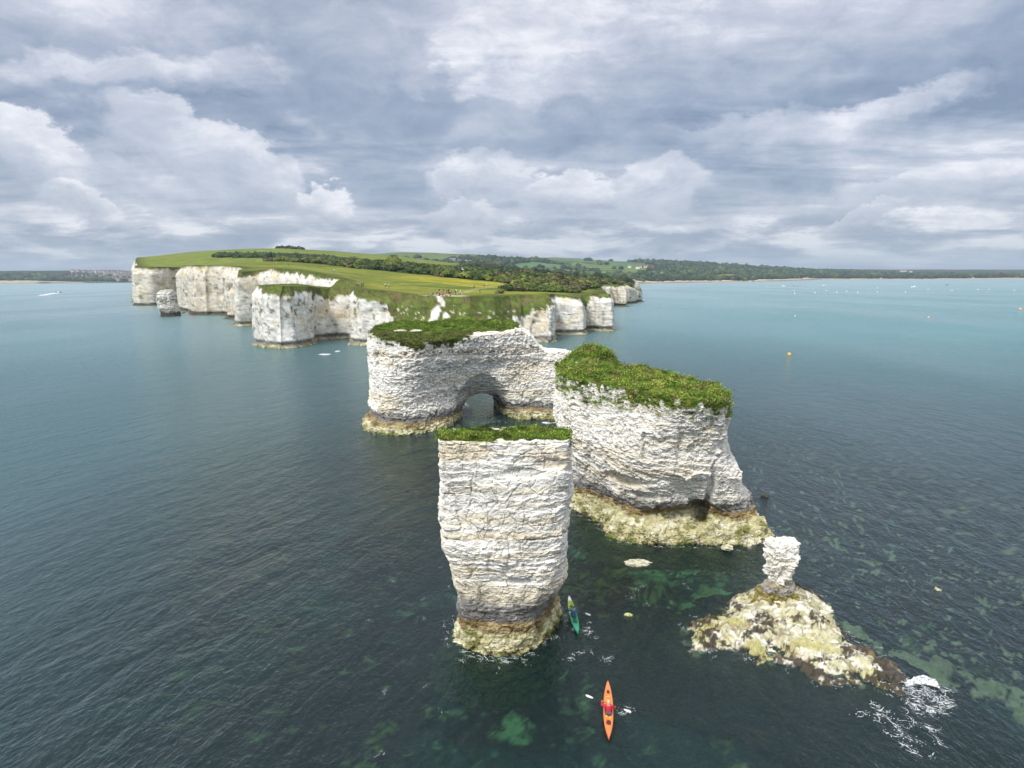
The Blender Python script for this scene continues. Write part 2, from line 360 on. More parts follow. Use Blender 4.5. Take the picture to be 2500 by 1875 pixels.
def chalk_tone(p, n, seed=0, zones=(1.6, 2.3, 3.7), dip=(0.03, 0.0), h=0.55, warm=1.0, grey=1.0):
    base = np.array([0.80, 0.785, 0.73]); N = len(p); c_ = np.tile(base, (N, 1))
    L, f = strata(p, h, dip, seed, 0.5); z_up = p[:, 2]
    g = fbm(p, (0.35, 0.35, 0.5), 4, 0.55, seed + 50)
    c_ = mixc(c_, (0.56, 0.56, 0.54), grey * 0.55 * sstep(g, 0.12, 0.5))
    y_ = fbm(p, (0.18, 0.18, 0.75), 4, 0.6, seed + 51)
    c_ = mixc(c_, (0.66, 0.565, 0.37), warm * 0.55 * sstep(y_, 0.08, 0.5))
    hl = _hash(L, L * 0, L * 0, seed + 7)
    c_ = mixc(c_, (0.60, 0.49, 0.27), warm * 0.5 * (hl > 0.62) * sstep(f, 0.35, 0.0) * sstep(vnoise(p, (0.3, 0.3, 0.5), seed + 52), -0.3, 0.4))
    # lines of black flint and dark stain in the beds
    fl = (hl > 0.72) * sstep(f, 0.17, 0.05) * sstep(vnoise(p, (3.1, 3.1, 1.0), seed + 53), 0.0, 0.3) * (z_up > 4)
    c_ = mixc(c_, (0.09, 0.08, 0.07), 0.85 * fl)
    dk = sstep(fbm(p, (1.6, 1.6, 2.6), 4, 0.65, seed + 54), 0.28, 0.5) * sstep(fbm(p, (0.15, 0.15, 0.12), 2, 0.5, seed + 55), -0.1, 0.35)
    c_ = mixc(c_, (0.33, 0.31, 0.27), 0.5 * grey * dk)
    ln = fbm(p + dip[0] * p[:, :1] * [0, 0, 1], (0.35, 0.35, 5.0), 3, 0.65, seed + 63); c_ = c_ * (1 + 0.07 * np.clip(ln * 1.6, -1, .5))[:, None]
    c_ = mixc(c_, (0.66, 0.60, 0.46), warm * 0.5 * sstep(fbm(p, (0.12, 0.12, 1.6), 3, 0.6, seed + 64), 0.1, 0.4))
    # tide zones: grey-black streaks, brown notch, yellow weed-stained ledge, dark weed under water
    z = p[:, 2]; wv = 0.30 * vnoise(p, (0.5, 0.5, 0), seed + 56) + 0.12 * vnoise(p, (2.5, 2.5, 0.3), seed + 57)
    a, b, e = zones
    streak = fbm(p, (2.2, 2.2, 0.35), 4, 0.6, seed + 58)
    k = sstep(z + 1.2 * streak + wv, e + 0.35, e - 1.0)
    c_ = mixc(c_, (0.13, 0.125, 0.12), k * (0.72 + 0.26 * sstep(streak, -0.5, 0.3)))
    c_ = mixc(c_, mixc(np.tile([0.22, 0.16, 0.075], (N, 1)), (0.42, 0.33, 0.17), sstep(fbm(p, 1.5, 3, 0.5, seed + 59), -0.2, 0.4)), sstep(z + wv, b + 0.12, b - 0.12))
    yl = mixc(np.tile([0.52, 0.49, 0.28], (N, 1)), (0.72, 0.69, 0.53), sstep(fbm(p, (1.1, 1.1, 2.5), 4, 0.68, seed + 60), -0.05, 0.3))
    yl = mixc(yl, (0.20, 0.20, 0.05), 0.8 * sstep(fbm(p, 0.9, 4, 0.7, seed + 61), 0.08, 0.35)); yl = mixc(yl, (0.13, 0.10, 0.06), 0.6 * sstep(fbm(p, 1.7, 4, 0.7, seed + 65), 0.22, 0.42))
    c_ = mixc(c_, yl, sstep(z + wv, a + 0.1, a - 0.12))
    wd = sstep(z + 1.0 * wv + 0.7 * fbm(p, 1.7, 4, 0.7, seed + 62), 0.32, 0.05)
    c_ = mixc(c_, mixc(np.tile([0.17, 0.20, 0.04], (N, 1)), (0.05, 0.038, 0.02), sstep(fbm(p, 1.1, 4, .65, seed + 66), -.1, .15)), 0.9 * wd)
    c_ = mixc(c_, (0.06, 0.085, 0.03), sstep(z, -0.1, -1.0))
    return c_
GREENS = np.array([[0.105, 0.175, 0.022], [0.165, 0.230, 0.035], [0.060, 0.110, 0.018], [0.235, 0.245, 0.055]])
def green_tone(p, seed=0, yellow=0.0, dry=0.25):
    a = fbm(p, 0.5, 3, 0.6, seed); b = fbm(p, 2.2, 3, 0.6, seed + 4)
    c_ = np.tile(GREENS[0], (len(p), 1))
    c_ = mixc(c_, GREENS[2], sstep(b, 0.0, 0.5)); c_ = mixc(c_, GREENS[1], sstep(a, 0.0, 0.4)); c_ = mixc(c_, GREENS[3], yellow * sstep(b, -0.1, -0.5))
    c_ = mixc(c_, (0.20, 0.155, 0.065), dry * sstep(fbm(p, 0.9, 4, 0.7, seed + 9), 0.05, 0.3)); return mixc(c_, (0.045, 0.065, 0.016), 0.7 * sstep(fbm(p, 1.6, 3, .6, seed + 10), .12, .35))
def tufts(p, n, size, seed=0, blades=4, tone=None, width=0.22, up=0.7):
    """many small leaning leaves, each a bent pair of triangles"""
    rng = np.random.default_rng(seed); K = len(p) * blades
    b = np.repeat(p, blades, 0) + rng.normal(0, 0.35, (K, 3)) * size * np.array([1, 1, 0.2]); nn = np.repeat(n, blades, 0)
    d = nn * (1 - up) + np.array([0, 0, up]) + rng.normal(0, 0.45, (K, 3)); d /= np.linalg.norm(d, axis=1, keepdims=True)
    s = np.cross(d, rng.normal(0, 1, (K, 3))); s /= np.linalg.norm(s, axis=1, keepdims=True) + 1e-6
    L = size * rng.uniform(0.45, 1.25, (K, 1)); w = L * width
    droop = np.array([0, 0, -0.25]) * L
    v = np.stack([b - s * w * .5, b + s * w * .5, b + d * L * .6 + s * w * .45, b + d * L * .6 - s * w * .45, b + d * L + droop + rng.normal(0, .1, (K, 3)) * L], 1).reshape(-1, 3)
    o = np.arange(K)[:, None] * 5
    F_ = np.concatenate([o + [0, 1, 2], o + [0, 2, 3], o + [3, 2, 4]])
    t = np.repeat(tone, blades, 0) * rng.uniform(0.75, 1.4, (K, 1)); t = np.repeat(t, 5, 0)
    return v, F_, t
def dent(p, n, c_, r, amount, dirv, hard=0.4):
    q = (p - np.array(c_)) / np.array(r); k = sstep(np.linalg.norm(q, axis=1), 1.0, hard)
    return p + np.array(dirv, float) * amount * k[:, None]

def rock(name_parent, me, voxel, seed, tops, turf_mask, dents=(), cut=None, shape={}, tone={}, tuft=(0.2, 4, 12000), yellow=0.3, dry=0.25, gseed=3, colour_hook=None, gfn=None):
    gcol = lambda q: (gfn(q, green_tone(q, gseed, yellow, dry)) if gfn else green_tone(q, gseed, yellow, dry)) * (1.35 if yellow > .8 else 1.15)
    me2 = remesh(me, voxel, cut); p = get_co(me2); n = get_no(me2)
    T0 = p[:, 2].max(); T = tops(p) if tops else None
    if tops is not None:
        k = np.clip(p[:, 2] / T0, 0, 1) ** 1.5; p[:, 2] = p[:, 2] * (1 - k) + p[:, 2] * (T / T0) * k
    for d_ in dents: p = dent(p, n, *d_)
    dn = n.copy(); dn[:, 2] *= 0.25
    p0 = p.copy()
    dd = chalk_shape(p, n, seed=seed, **shape); joint = chalk_shape.joint
    zl = tone.get('zones', (1.6, 2.3, 3.7))[0] + 0.5; lowm = sstep(p[:, 2], zl, zl - 0.4)
    ka, ta, ea = facets(p + 0.15 * vnoise(p, 1.7, 3)[:, None], (1.5, 1.5, 3.2), seed + 90); dd = dd + lowm * (0.20 * ka + 0.16 * ta - 0.12 * sstep(ea, .12, 0)); joint = np.maximum(joint, 0.6 * lowm * sstep(ea, .08, 0)); dn[:, 2] = dn[:, 2] * (1 + 2.2 * lowm)
    topk = sstep(n[:, 2], 0.6, 0.9) * (p[:, 2] > 2.0)
    p = p + dn * (dd * (1 - 0.8 * topk))[:, None]
    p[:, 2] += topk * (0.55 * fbm(p, 0.45, 4, 0.6, seed + 70) - 0.1)
    me2.vertices.foreach_set('co', p.astype(np.float32).ravel()); me2.update()
    n2 = get_no(me2)
    tn = chalk_tone(p, n2, seed=seed, **tone)
    tn = mixc(tn, tn * [0.42, 0.40, 0.36], 0.75 * joint * sstep(fbm(p, 0.5, 3, .6, seed + 95), -0.35, 0.3))
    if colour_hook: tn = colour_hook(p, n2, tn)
    mask = turf_mask(p, n2, T if T is not None else np.full(len(p), T0))
    soil = sstep(mask, 0.35, 0.6)
    tn = mixc(tn, gcol(p) * 0.8, soil)
    set_tone(me2, tn)
    body = link('chalk_body', me2, M_CHALK, name_parent)
    idx = np.where(mask > 0.5)[0]
    size, blades, count = tuft
    if len(idx):
        rng = np.random.default_rng(seed + 5); idx = rng.choice(idx, count)
        pp = p[idx] + rng.normal(0, 0.3, (count, 3)) * size * [1, 1, 0]
        lush = 0.5 + 1.1 * sstep(fbm(pp, 0.8, 4, .65, seed + 71), -0.25, 0.4)
        v, F_, t = tufts(pp, n2[idx], size * np.repeat(lush, blades)[:, None], seed, blades, gcol(pp) * (0.8 + 0.5 * vnoise(pp, 1.3, seed + 72))[:, None])
        # leafy clumps standing above the sward
        k = rng.choice(np.where(fbm(pp, 0.8, 4, .65, seed + 71) > 0.0)[0], count // 16); cp = pp[k]; cl = np.repeat(cp, 8, 0) + rng.normal(0, 1, (len(cp) * 8, 3)) * size * [1.3, 1.3, 0.6] + [0, 0, size * .5]
        tone_c = np.repeat(gcol(cp) * rng.uniform(.7, 1.5, (len(cp), 1)), 8, 0)
        v2, F2, t2 = tufts(cl, np.tile([0, 0, 1.], (len(cl), 1)), size * 0.85, seed + 9, 2, tone_c, 0.45)
        g = mesh_np('turf', np.concatenate([v, v2]), np.concatenate([F_, F2 + len(v)]), np.concatenate([t, t2]))
        link('turf', g, M_LEAF, name_parent, 'stuff')
    return p, n2, mask

# ---- the slender stack nearest the camera
stack_a = thing('chalk_stack', 'tall slender white chalk stack with flat grassy top and yellow ledge, nearest the camera', 'chalk stack', (0, 44.5, 0))
def inv(parent): return Matrix.Translation(parent.location).inverted()
fat = lambda poly, k, c_=(-.3, 45.7): [((x - c_[0]) * k + c_[0], (y - c_[1]) * k + c_[1]) for x, y in poly]
A_pl = [(-3, [(-5.6, 45.5), (-4.6, 43), (-2.2, 41.6), (-.6, 41.4), (1.8, 42.6), (3.3, 44.6), (4.6, 47), (4.6, 49.5), (2.5, 51), (-.8, 51), (-4.2, 50), (-5.4, 48)]),
        (-0.3, [(-4.1, 45.3), (-3.3, 43.6), (-1.7, 42.75), (-.7, 42.6), (.9, 43.3), (2.0, 44.7), (3.3, 47.2), (3.5, 48.6), (1.9, 49.5), (-.6, 49.5), (-3.1, 48.6), (-4.0, 47)]),
        (0.9, [(-3.6, 45.1), (-3.0, 43.7), (-1.5, 43.0), (-.5, 42.9), (.9, 43.5), (1.9, 44.8), (3.0, 46.9), (3.2, 48.2), (1.8, 49.1), (-.6, 49.1), (-2.9, 48.2), (-3.6, 46.8)]),
        (1.5, [(-3.2, 45.0), (-2.7, 43.9), (-1.4, 43.3), (-.4, 43.25), (.9, 43.8), (1.8, 44.9), (2.6, 46.5), (2.7, 47.7), (1.7, 48.5), (-.6, 48.5), (-2.5, 47.7), (-3.1, 46.4)]),
        (2.2, [(-3.0, 44.9), (-2.6, 44.0), (-1.4, 43.55), (-.4, 43.5), (.8, 43.9), (1.6, 44.8), (2.2, 46.0), (2.3, 47.0), (1.5, 47.8), (-.6, 47.8), (-2.3, 47.1), (-2.9, 46.2)]),
        (3.6, [(-3.2, 44.6), (-2.8, 43.6), (-1.5, 43.1), (-.2, 42.9), (1.2, 43.1), (2.2, 43.9), (2.7, 45.0), (2.6, 46.6), (1.5, 47.4), (-.5, 47.5), (-2.5, 46.9), (-3.1, 45.8)]),
        (8, [(-3.9, 44.0), (-3.5, 42.8), (-1.8, 42.3), (0, 42.2), (2, 42.3), (3.0, 42.8), (3.4, 44), (3.3, 45.8), (2, 46.8), (-.8, 47), (-3.3, 46.4), (-3.9, 45.2)]),
        (14.2, [(-4.2, 43.5), (-3.9, 42.4), (-2, 42.1), (0, 42.0), (2, 42.1), (3.2, 42.4), (3.5, 43.6), (3.4, 45.3), (2, 46.1), (-1, 46.3), (-3.4, 46.0), (-4.1, 45)])]
A_pl = [(z, fat(q, {0.9: 1.03, 1.5: 1.12, 2.2: 1.24, 3.6: 1.10}.get(z, 1.0))) for z, q in A_pl]
A_sil = ([(1069, 1071), (1154, 1073), (1251, 1073), (1339, 1080), (1363, 1100), (1432, 1111), (1482, 1127), (1517, 1127)],
         [(1069, 1387), (1154, 1393), (1204, 1393), (1251, 1383), (1335, 1383), (1424, 1381), (1459, 1368), (1482, 1352), (1529, 1310)], 44.2, 44.2, 3.0)
def maskA(p, n, T): return sstep(n[:, 2], 0.35, 0.6) * sstep(p[:, 2], 13.2, 13.6) * sstep(p[:, 1] + 0.5 * vnoise(p, 1.2, 91), 42.1, 42.7)
pA = rock(stack_a, loft(A_pl, A_sil), 0.062, 1, None, maskA,
     dents=[((-0.75, 42.0, 7.35), (0.55, 2.0, 1.25), 0.22, (0, -1, 0), 0.8), ((-0.2, 42.0, 6.7), (0.55, 2.0, 0.7), 0.20, (0, -1, 0), 0.75), ((-1.75, 42.0, 7.0), (0.30, 2, 0.8), 0.18, (0, -1, 0), 0.7),
            ((0.7, 42.0, 12.2), (1.6, 2.2, .45), 0.20, (0, 1, 0), 0.5), ((2.2, 42.0, 12.75), (1.2, 2.2, .45), 0.22, (0, 1, 0), 0.5), ((2.0, 42.5, 5.2), (0.9, 1.5, 1.0), 0.18, (0, -1, 0), 0.6), ((0.4, 42.0, 5.0), (3.4, 2, 0.22), 0.16, (0, 1, 0), 0.5),
            ((-3.0, 42.0, 10.5), (1.2, 2, 3.4), 0.18, (0, 1, 0), 0.2)],
     shape=dict(block=0.19, ledge=0.10, bulge=0.30, fine=0.05, h=0.58, dip=(0.05, 0)), tone=dict(zones=(1.35, 2.1, 4.0), dip=(0.05, 0), h=0.58, warm=1.1, grey=0.8), tuft=(0.125, 5, 20000), yellow=0.5, dry=0.2)

# ---- the big stack on the right
stack_b = thing('chalk_stack', 'broad white chalk stack with shaggy humped grass top and a small cave at its foot', 'chalk stack', (14, 68, 0))
B_top = [(4.8, 73), (5.0, 69.5), (8.0, 66), (11.4, 62), (13.3, 59.8), (16, 59.6), (18.8, 61.8), (20, 66.5), (19.5, 72), (15, 76), (9, 78.5), (5.3, 77)]
B_low = [(6.0, 74), (6.9, 71.0), (8.8, 67.6), (11.5, 64.2), (14, 62.8), (16.6, 63.3), (20.2, 63.2), (22.2, 65), (22.6, 69), (20.6, 74), (15, 77.5), (8, 78)]
B_ledge = [(5.8, 74.5), (6.8, 71.2), (8.6, 67.6), (9.6, 64.4), (12.2, 62.2), (16.0, 62.4), (20.0, 61.9), (23.0, 63.4), (23.4, 69), (21.0, 75), (15, 79), (7.5, 79)]
B_sea = [(5.5, 74.8), (6.5, 71.2), (8.2, 67.6), (8.9, 64.0), (11.7, 61.7), (15.9, 61.8), (20.0, 61.2), (23.8, 62.6), (24.0, 69), (21.5, 76), (15, 80), (7, 80)]
B_pl = [(-3, [(4, 76), (4.5, 71), (6, 66.5), (7.2, 62.5), (11, 59.8), (16, 59.8), (21, 59.0), (27, 60.6), (27, 69), (23.5, 78), (15, 83), (5.5, 82)]),
        (-0.3, B_sea), (0.9, B_ledge), (2.0, [(6.0, 74.2), (7.0, 71.4), (9.1, 68.1), (11.0, 65.4), (13.8, 64.6), (17.2, 65.0), (20.6, 63.4), (22.5, 64.6), (22.9, 69), (20.7, 74), (15, 78), (8, 78.4)]),
        (3.6, B_low), (7.5, [(5.4, 73.3), (6.0, 70), (8.2, 66.2), (10.8, 62.9), (13.2, 61.2), (16.4, 61.3), (19.8, 62.2), (21.4, 66), (21.4, 70), (18.5, 75), (12, 78), (6.5, 77.6)]),
        (14.2, B_top)]
B_sil = ([(887, 1368), (915, 1364), (982, 1357), (1038, 1358), (1100, 1375), (1202, 1392)],
         [(945, 1785), (1010, 1787), (1066, 1778), (1104, 1792), (1139, 1815), (1202, 1820), (1261, 1829), (1289, 1836)], 73, 65, 3.4)
def topsB(p):
    x, y = p[:, 0], p[:, 1]
    return 14.3 + 2.0 * sstep(np.hypot((x - 8.8) / 3.6, (y - 75.5) / 4.0), 1.0, 0.1) + 0.8 * sstep(np.hypot((x - 7) / 5, (y - 73) / 6), 1.0, 0.2) - 0.9 * sstep(x, 13, 19.5) * 1.0 + 0.02 * (y - 68) - 0.15
def maskB(p, n, T):
    x, y, z = p.T; drop = 0.35 + 0.9 * np.exp(-((x - 13.0) / 2.5) ** 2) * (y < 66) + 0.7 * vnoise(p, (0.7, 0.7, 0.2), 71) + 0.35 * vnoise(p, 2.2, 72)
    a = sstep(n[:, 2] + 0.25 * vnoise(p, 1.5, 73), 0.30, 0.55) * (z > T - 2.0)
    a = np.maximum(a, (z > T - drop) * (vnoise(p, 1.8, 74) > -0.55))
    spot = (np.linalg.norm(p - D(1738, 996, 62.0), axis=1) < 0.42) | (np.linalg.norm(p - D(1432, 926, 68.5), axis=1) < 0.4)
    return np.maximum(a, spot * 1.0)
B_cut = [tube_mesh([((15.6, 59.5, 2.6), 2.0, 1.0, (0.1, 1, 0)), ((16.6, 62.0, 2.5), 1.9, 1.5, (0.15, 1, 0)), ((17.4, 64.5, 2.2), 1.2, 1.5, (0.2, 1, 0)), ((18.3, 66.6, 1.6), 0.5, 0.8, (0.2, 1, 0))])]
pB = rock(stack_b, loft(B_pl, B_sil), 0.088, 2, topsB, maskB, cut=B_cut,
     dents=[((10.3, 64.3, 5.4), (2.3, 3.0, 0.75), 0.75, (0.5, 1, 0), 0.55), ((12.3, 62.8, 4.2), (2.4, 3, 0.55), 0.5, (0.3, 1, 0), 0.5), ((17.9, 62.0, 4.6), (0.55, 3, 3.6), 0.8, (0, 1, 0), 0.3),
            ((20.6, 62.4, 5.0), (1.6, 2.5, 2.6), 0.5, (0.2, -1, 0), 0.3), ((10.0, 66.2, 3.6), (1.2, 2, 0.9), 0.35, (-.5, -1, 0), 0.3), ((14.6, 61.5, 10), (0.5, 3, 4.5), 0.3, (0, 1, 0), 0.2)],
     shape=dict(block=0.30, ledge=0.11, bulge=0.45, fine=0.11, h=0.62, dip=(0.16, -0.1)), tone=dict(zones=(2.0, 2.6, 4.1), dip=(0.16, -0.1), h=0.5, warm=0.8, grey=1.0),
     tuft=(0.19, 5, 32000), yellow=1.0, dry=0.6, gseed=12)

# ---- the arch stack
stack_c = thing('chalk_stack', 'long white chalk stack pierced by a sea arch, sloping bright green grass on its top', 'chalk stack', (-7, 119, 0))
C_top = [(-24.3, 121), (-23.0, 114), (-19.0, 108.3), (-14.5, 107), (-9.5, 111), (-5, 114.5), (1, 118), (6, 120), (10.9, 120.5), (10.5, 124), (3, 130), (-5, 134), (-14, 134), (-22, 130)]
C_low = [(-23.8, 121), (-22.8, 114), (-20, 109.2), (-15.5, 109.2), (-11, 113.0), (-7, 117), (-.5, 119.0), (3.0, 119.8), (8.5, 120), (9.5, 124), (3, 130), (-5, 134), (-14, 132), (-21, 128)]
C_sea = [(-24.8, 121), (-24.0, 113), (-21.2, 108.6), (-16.5, 106.9), (-11.6, 111.5), (-7, 117), (-.8, 117.6), (3.0, 118.6), (8.5, 118.8), (10.5, 124), (4, 132), (-5, 136), (-14, 135), (-22, 130)]
C_pl = [(-3, [(-27, 121), (-26, 111), (-22, 105.8), (-15, 104), (-9, 109), (-5, 114), (-.5, 115.5), (4, 116), (11, 116), (13, 124), (5, 134), (-5, 139), (-15, 138), (-24, 132)]),
        (-0.3, C_sea), (1.0, [(a * .5 + c_ * .5, b * .5 + d * .5) for (a, b), (c_, d) in zip(C_sea, C_low)]), (1.9, [(a + (0.5 if a < -15 else 0), b + 0.35) for a, b in C_low]),
        (3.4, C_low), (15.2, C_top)]
C_sil = ([(788, 915), (829, 901), (917, 904), (1006, 906)], [(860, 1408), (885, 1385), (1000, 1375)], 119, 121, 3.2)
def topsC(p):
    x, y = p[:, 0], p[:, 1]
    t = 14.6 + 0.062 * (y - 112) + 0.3 * sstep(x, -16, -22)
    return np.where(x > 0.5, np.interp(x, [0.5, 1.5, 3.1, 4.5, 5.7, 9.4, 11], [15.5, 15.2, 14.2, 12.3, 11.4, 11.4, 10.8]), t)
def maskC(p, n, T):
    x, y, z = p.T
    drop = 0.0 + 1.0 * np.exp(-((x + 13.6) / 2.6) ** 2) + 0.6 * np.exp(-((x + 9.5) / 1.5) ** 2) + 0.6 * vnoise(p, (0.5, 0.5, 0.1), 81) + 0.5 * vnoise(p, 1.6, 82)
    a = sstep(n[:, 2] + 0.2 * vnoise(p, 1, 83), 0.5, 0.7) * (z > T - 1.2) * (y + 1.0 * vnoise(p, 0.4, 84) > np.interp(x, [-24, -8, -6, 0, 1.5], [100, 111, 117, 121.5, 122.5]))
    a = np.maximum(a, (z > T - drop) * (x < -6.5) * (y < 116) * (vnoise(p, 1.4, 84) > -0.45))
    return a * (x < 1.2)
C_cut = [tube_mesh([((-1.6, 107, 1.2), 8.2, 11.0, (0, 1, 0)), ((-3.0, 114.5, 1.0), 6.8, 9.2, (0, 1, 0)), ((-3.9, 117.5, 0.9), 5.6, 7.2, (0, 1, 0)), ((-4.5, 120, 0.7), 4.8, 4.9, (0, 1, 0)), ((-4.8, 122, 0.5), 4.2, 3.5, (0, 1, 0)),
                    ((-5.6, 125, 0.5), 3.7, 3.2, (-.1, 1, 0)), ((-7.2, 130, 0.6), 4.0, 4.4, (-.12, 1, 0)), ((-9.5, 144, 0.6), 7.5, 8.5, (-.1, 1, 0))], 28)]
def gfnC(p, t):
    k = sstep(p[:, 1] + 1.2 * vnoise(p, 0.5, 85), np.interp(p[:, 0], [-24, -14, -6, 2], [119, 116, 119, 122]) + 1.5, np.interp(p[:, 0], [-24, -14, -6, 2], [119, 116, 119, 122]) - 1.5)
    t = mixc(t, mixc(np.tile([0.085, 0.105, 0.026], (len(p), 1)), (0.13, 0.115, 0.045), sstep(fbm(p, 0.8, 3, .6, 86), -.1, .4)), 0.8 * k); return t
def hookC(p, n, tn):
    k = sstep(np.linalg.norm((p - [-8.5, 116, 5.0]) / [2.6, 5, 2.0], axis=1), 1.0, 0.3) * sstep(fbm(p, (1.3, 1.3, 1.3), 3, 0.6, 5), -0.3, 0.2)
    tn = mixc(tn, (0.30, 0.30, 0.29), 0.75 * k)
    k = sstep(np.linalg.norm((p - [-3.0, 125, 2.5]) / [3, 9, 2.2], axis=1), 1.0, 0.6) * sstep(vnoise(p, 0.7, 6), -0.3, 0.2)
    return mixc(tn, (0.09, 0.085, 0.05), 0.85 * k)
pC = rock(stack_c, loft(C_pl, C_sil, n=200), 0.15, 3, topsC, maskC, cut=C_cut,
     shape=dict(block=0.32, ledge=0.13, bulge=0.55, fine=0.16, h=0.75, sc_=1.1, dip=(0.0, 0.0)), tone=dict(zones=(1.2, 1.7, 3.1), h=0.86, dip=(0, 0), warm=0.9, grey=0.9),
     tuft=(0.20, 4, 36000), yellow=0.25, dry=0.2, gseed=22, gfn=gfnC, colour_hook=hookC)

for (x_, y_, L_) in ((-18.3, 117.5, 1.1), (-15.6, 117.0, 1.0)):        # two flat bare stones lying in the arch stack's turf
    bm = bmesh.new(); bmesh.ops.create_icosphere(bm, subdivisions=3, radius=1); me = bpy.data.meshes.new('flat_stone'); bm.to_mesh(me); bm.free(); p = get_co(me); p = p * (1 + .3 * fbm(p + x_, 1.4, 3, .6, 4))[:, None] * [L_, .5, .22]
    zz = pC[0][np.hypot(pC[0][:, 0] - x_, pC[0][:, 1] - y_) < 0.6][:, 2].max(); p = p + [x_, y_, zz + .22]; me.vertices.foreach_set('co', p.astype(np.float32).ravel()); set_tone(me, np.tile([.60, .55, .42], (len(p), 1))); me.update(); link('flat_stone', me, M_CHALK, stack_c)
# ---- the small pillar on its low reef
pillar = thing('chalk_pillar', 'small knobbly white chalk pillar standing on a low weed-covered reef', 'chalk pillar', (18.8, 48.5, 0))
def circ(cx, cy, r, n=12, ph=0.0, ex=1.0): return [(cx + r * ex * math.cos(ph + 2 * math.pi * i / n), cy + r * math.sin(ph + 2 * math.pi * i / n)) for i in range(n)]
cx, cy = 19.05, 48.9
D_pl = [(-0.5, circ(cx, cy, 2.2)), (0.6, circ(cx, cy, 1.6)), (1.3, circ(cx, cy, 1.0)), (1.8, circ(cx - .05, cy, 0.78)), (2.3, circ(cx, cy, 0.70)), (2.8, circ(cx, cy, 0.78)), (3.6, circ(cx + .05, cy, 1.06)), (4.5, circ(cx, cy, 1.14)), (5.1, circ(cx, cy, 0.98)), (5.45, circ(cx, cy, 0.55))]
me = remesh(loft(D_pl, n=60, dz=0.12), 0.05); p = get_co(me); n = get_no(me)
p += n * (chalk_shape(p, n, 0.55, 0.38, 0.02, 0.5, 0.07, 41, (0, 0), 0.42))[:, None]
me.vertices.foreach_set('co', p.astype(np.float32).ravel()); me.update()
tn = chalk_tone(p, n, 41, (-2, -2, 1.3), warm=0.5, grey=0.3, h=0.42)
tn = mixc(tn, (0.40, 0.32, 0.16), sstep(p[:, 2] + 0.15 * vnoise(p, 1.5, 3), 2.45, 2.2) * 0.8)
tn = mixc(tn, (0.33, 0.31, 0.29), sstep(p[:, 2] + 0.12 * vnoise(p, 2.5, 4), 2.15, 2.0) * 0.9)
tn = mixc(tn, mixc(np.tile([0.20, 0.18, 0.05], (len(p), 1)), (0.36, 0.30, 0.12), sstep(fbm(p, 2.2, 3, .6, 9), -.2, .3)), sstep(p[:, 2] + 0.12 * vnoise(p, 1.5, 5), 1.65, 1.5))
set_tone(me, tn); link('column', me, M_CHALK, pillar)

# reef flat: its outline comes from the shoreline of the rock platform
def poly_sd(p, poly):
    """signed distance to a plan polygon, positive inside"""
    poly = np.asarray(poly, float); x, y = p[:, 0], p[:, 1]; best = np.full(len(p), 1e9); inside = np.zeros(len(p), bool)
    for a, b in zip(poly, np.roll(poly, -1, 0)):
        e = b - a; w = np.stack([x - a[0], y - a[1]], -1); t = np.clip((w @ e) / max(e @ e, 1e-9), 0, 1)
        best = np.minimum(best, np.hypot(w[:, 0] - t * e[0], w[:, 1] - t * e[1]))
        cond = (a[1] > y) != (b[1] > y)
        xi = a[0] + (y - a[1]) / (e[1] if abs(e[1]) > 1e-9 else 1e-9) * e[0]; inside ^= cond & (x < xi)
    return np.where(inside, best, -best)
reef_px = [(1668, 1550), (1690, 1522), (1760, 1508), (1800, 1490), (1835, 1462), (1865, 1438), (1900, 1428), (1950, 1432), (1985, 1462), (2010, 1500), (2040, 1545), (2075, 1560), (2120, 1590),
           (2160, 1620), (2210, 1668), (2200, 1690), (2130, 1665), (2080, 1665), (2010, 1668), (1970, 1650), (1920, 1618), (1880, 1590), (1850, 1612), (1800, 1585), (1750, 1580), (1700, 1590)]
reef_poly = [P(a, b)[:2] for a, b in reef_px]
gx, gy = np.meshgrid(np.arange(7, 36, 0.085), np.arange(33, 55, 0.085)); g = p3(gx.ravel(), gy.ravel())
sdv = poly_sd(g, reef_poly) + 0.55 * fbm(g, 0.8, 4, 0.6, 7)
ridge = np.exp(-((g[:, 0] - cx) ** 2 + (g[:, 1] - cy) ** 2) / 3.2 ** 2)
z = np.where(sdv > 0, 0.10 + 0.42 * sstep(sdv, 0, 1.6), 0.10 + 0.42 * sdv) + 0.78 * ridge * (sdv > -1)
z = z + 0.30 * fbm(g, 0.75, 5, 0.68, 8) + 0.14 * (fbm(g, (1.5, 1.5, 1), 4, 0.7, 9))
k3, t3, e3 = facets(g + 0.1 * vnoise(g, 1.5, 4)[:, None], (1.3, 1.3, 1), 44); z = z + (0.26 * k3 + 0.2 * t3 - 0.12 * sstep(e3, .12, 0)) * sstep(sdv, -.6, .4)
L_ = np.floor(z / 0.16 + 0.8 * fbm(g, 0.5, 3, .5, 3)); z = z * 0.55 + 0.45 * (L_ * 0.16)
z = np.maximum(z, -2.2)
g[:, 2] = z; ny, nx = gx.shape
idx = np.arange(nx * ny).reshape(ny, nx)
Fq = np.stack([idx[:-1, :-1], idx[:-1, 1:], idx[1:, 1:], idx[1:, :-1]], -1).reshape(-1, 4)
keep = (z[Fq].max(1) > -2.1); Fq = Fq[keep]
pale = mixc(np.tile([0.50, 0.48, 0.30], (len(g), 1)), (0.74, 0.72, 0.62), sstep(fbm(g, 1.5, 4, 0.7, 12), -0.15, 0.25))
pale = mixc(pale, (0.17, 0.15, 0.10), 0.75 * sstep(e3, .14, .03) * sstep(fbm(g, .6, 3, .6, 18), -.3, .2)); pale = mixc(pale, (0.20, 0.17, 0.12), 0.6 * sstep(fbm(g, 3.0, 4, .75, 19), 0.18, 0.36))
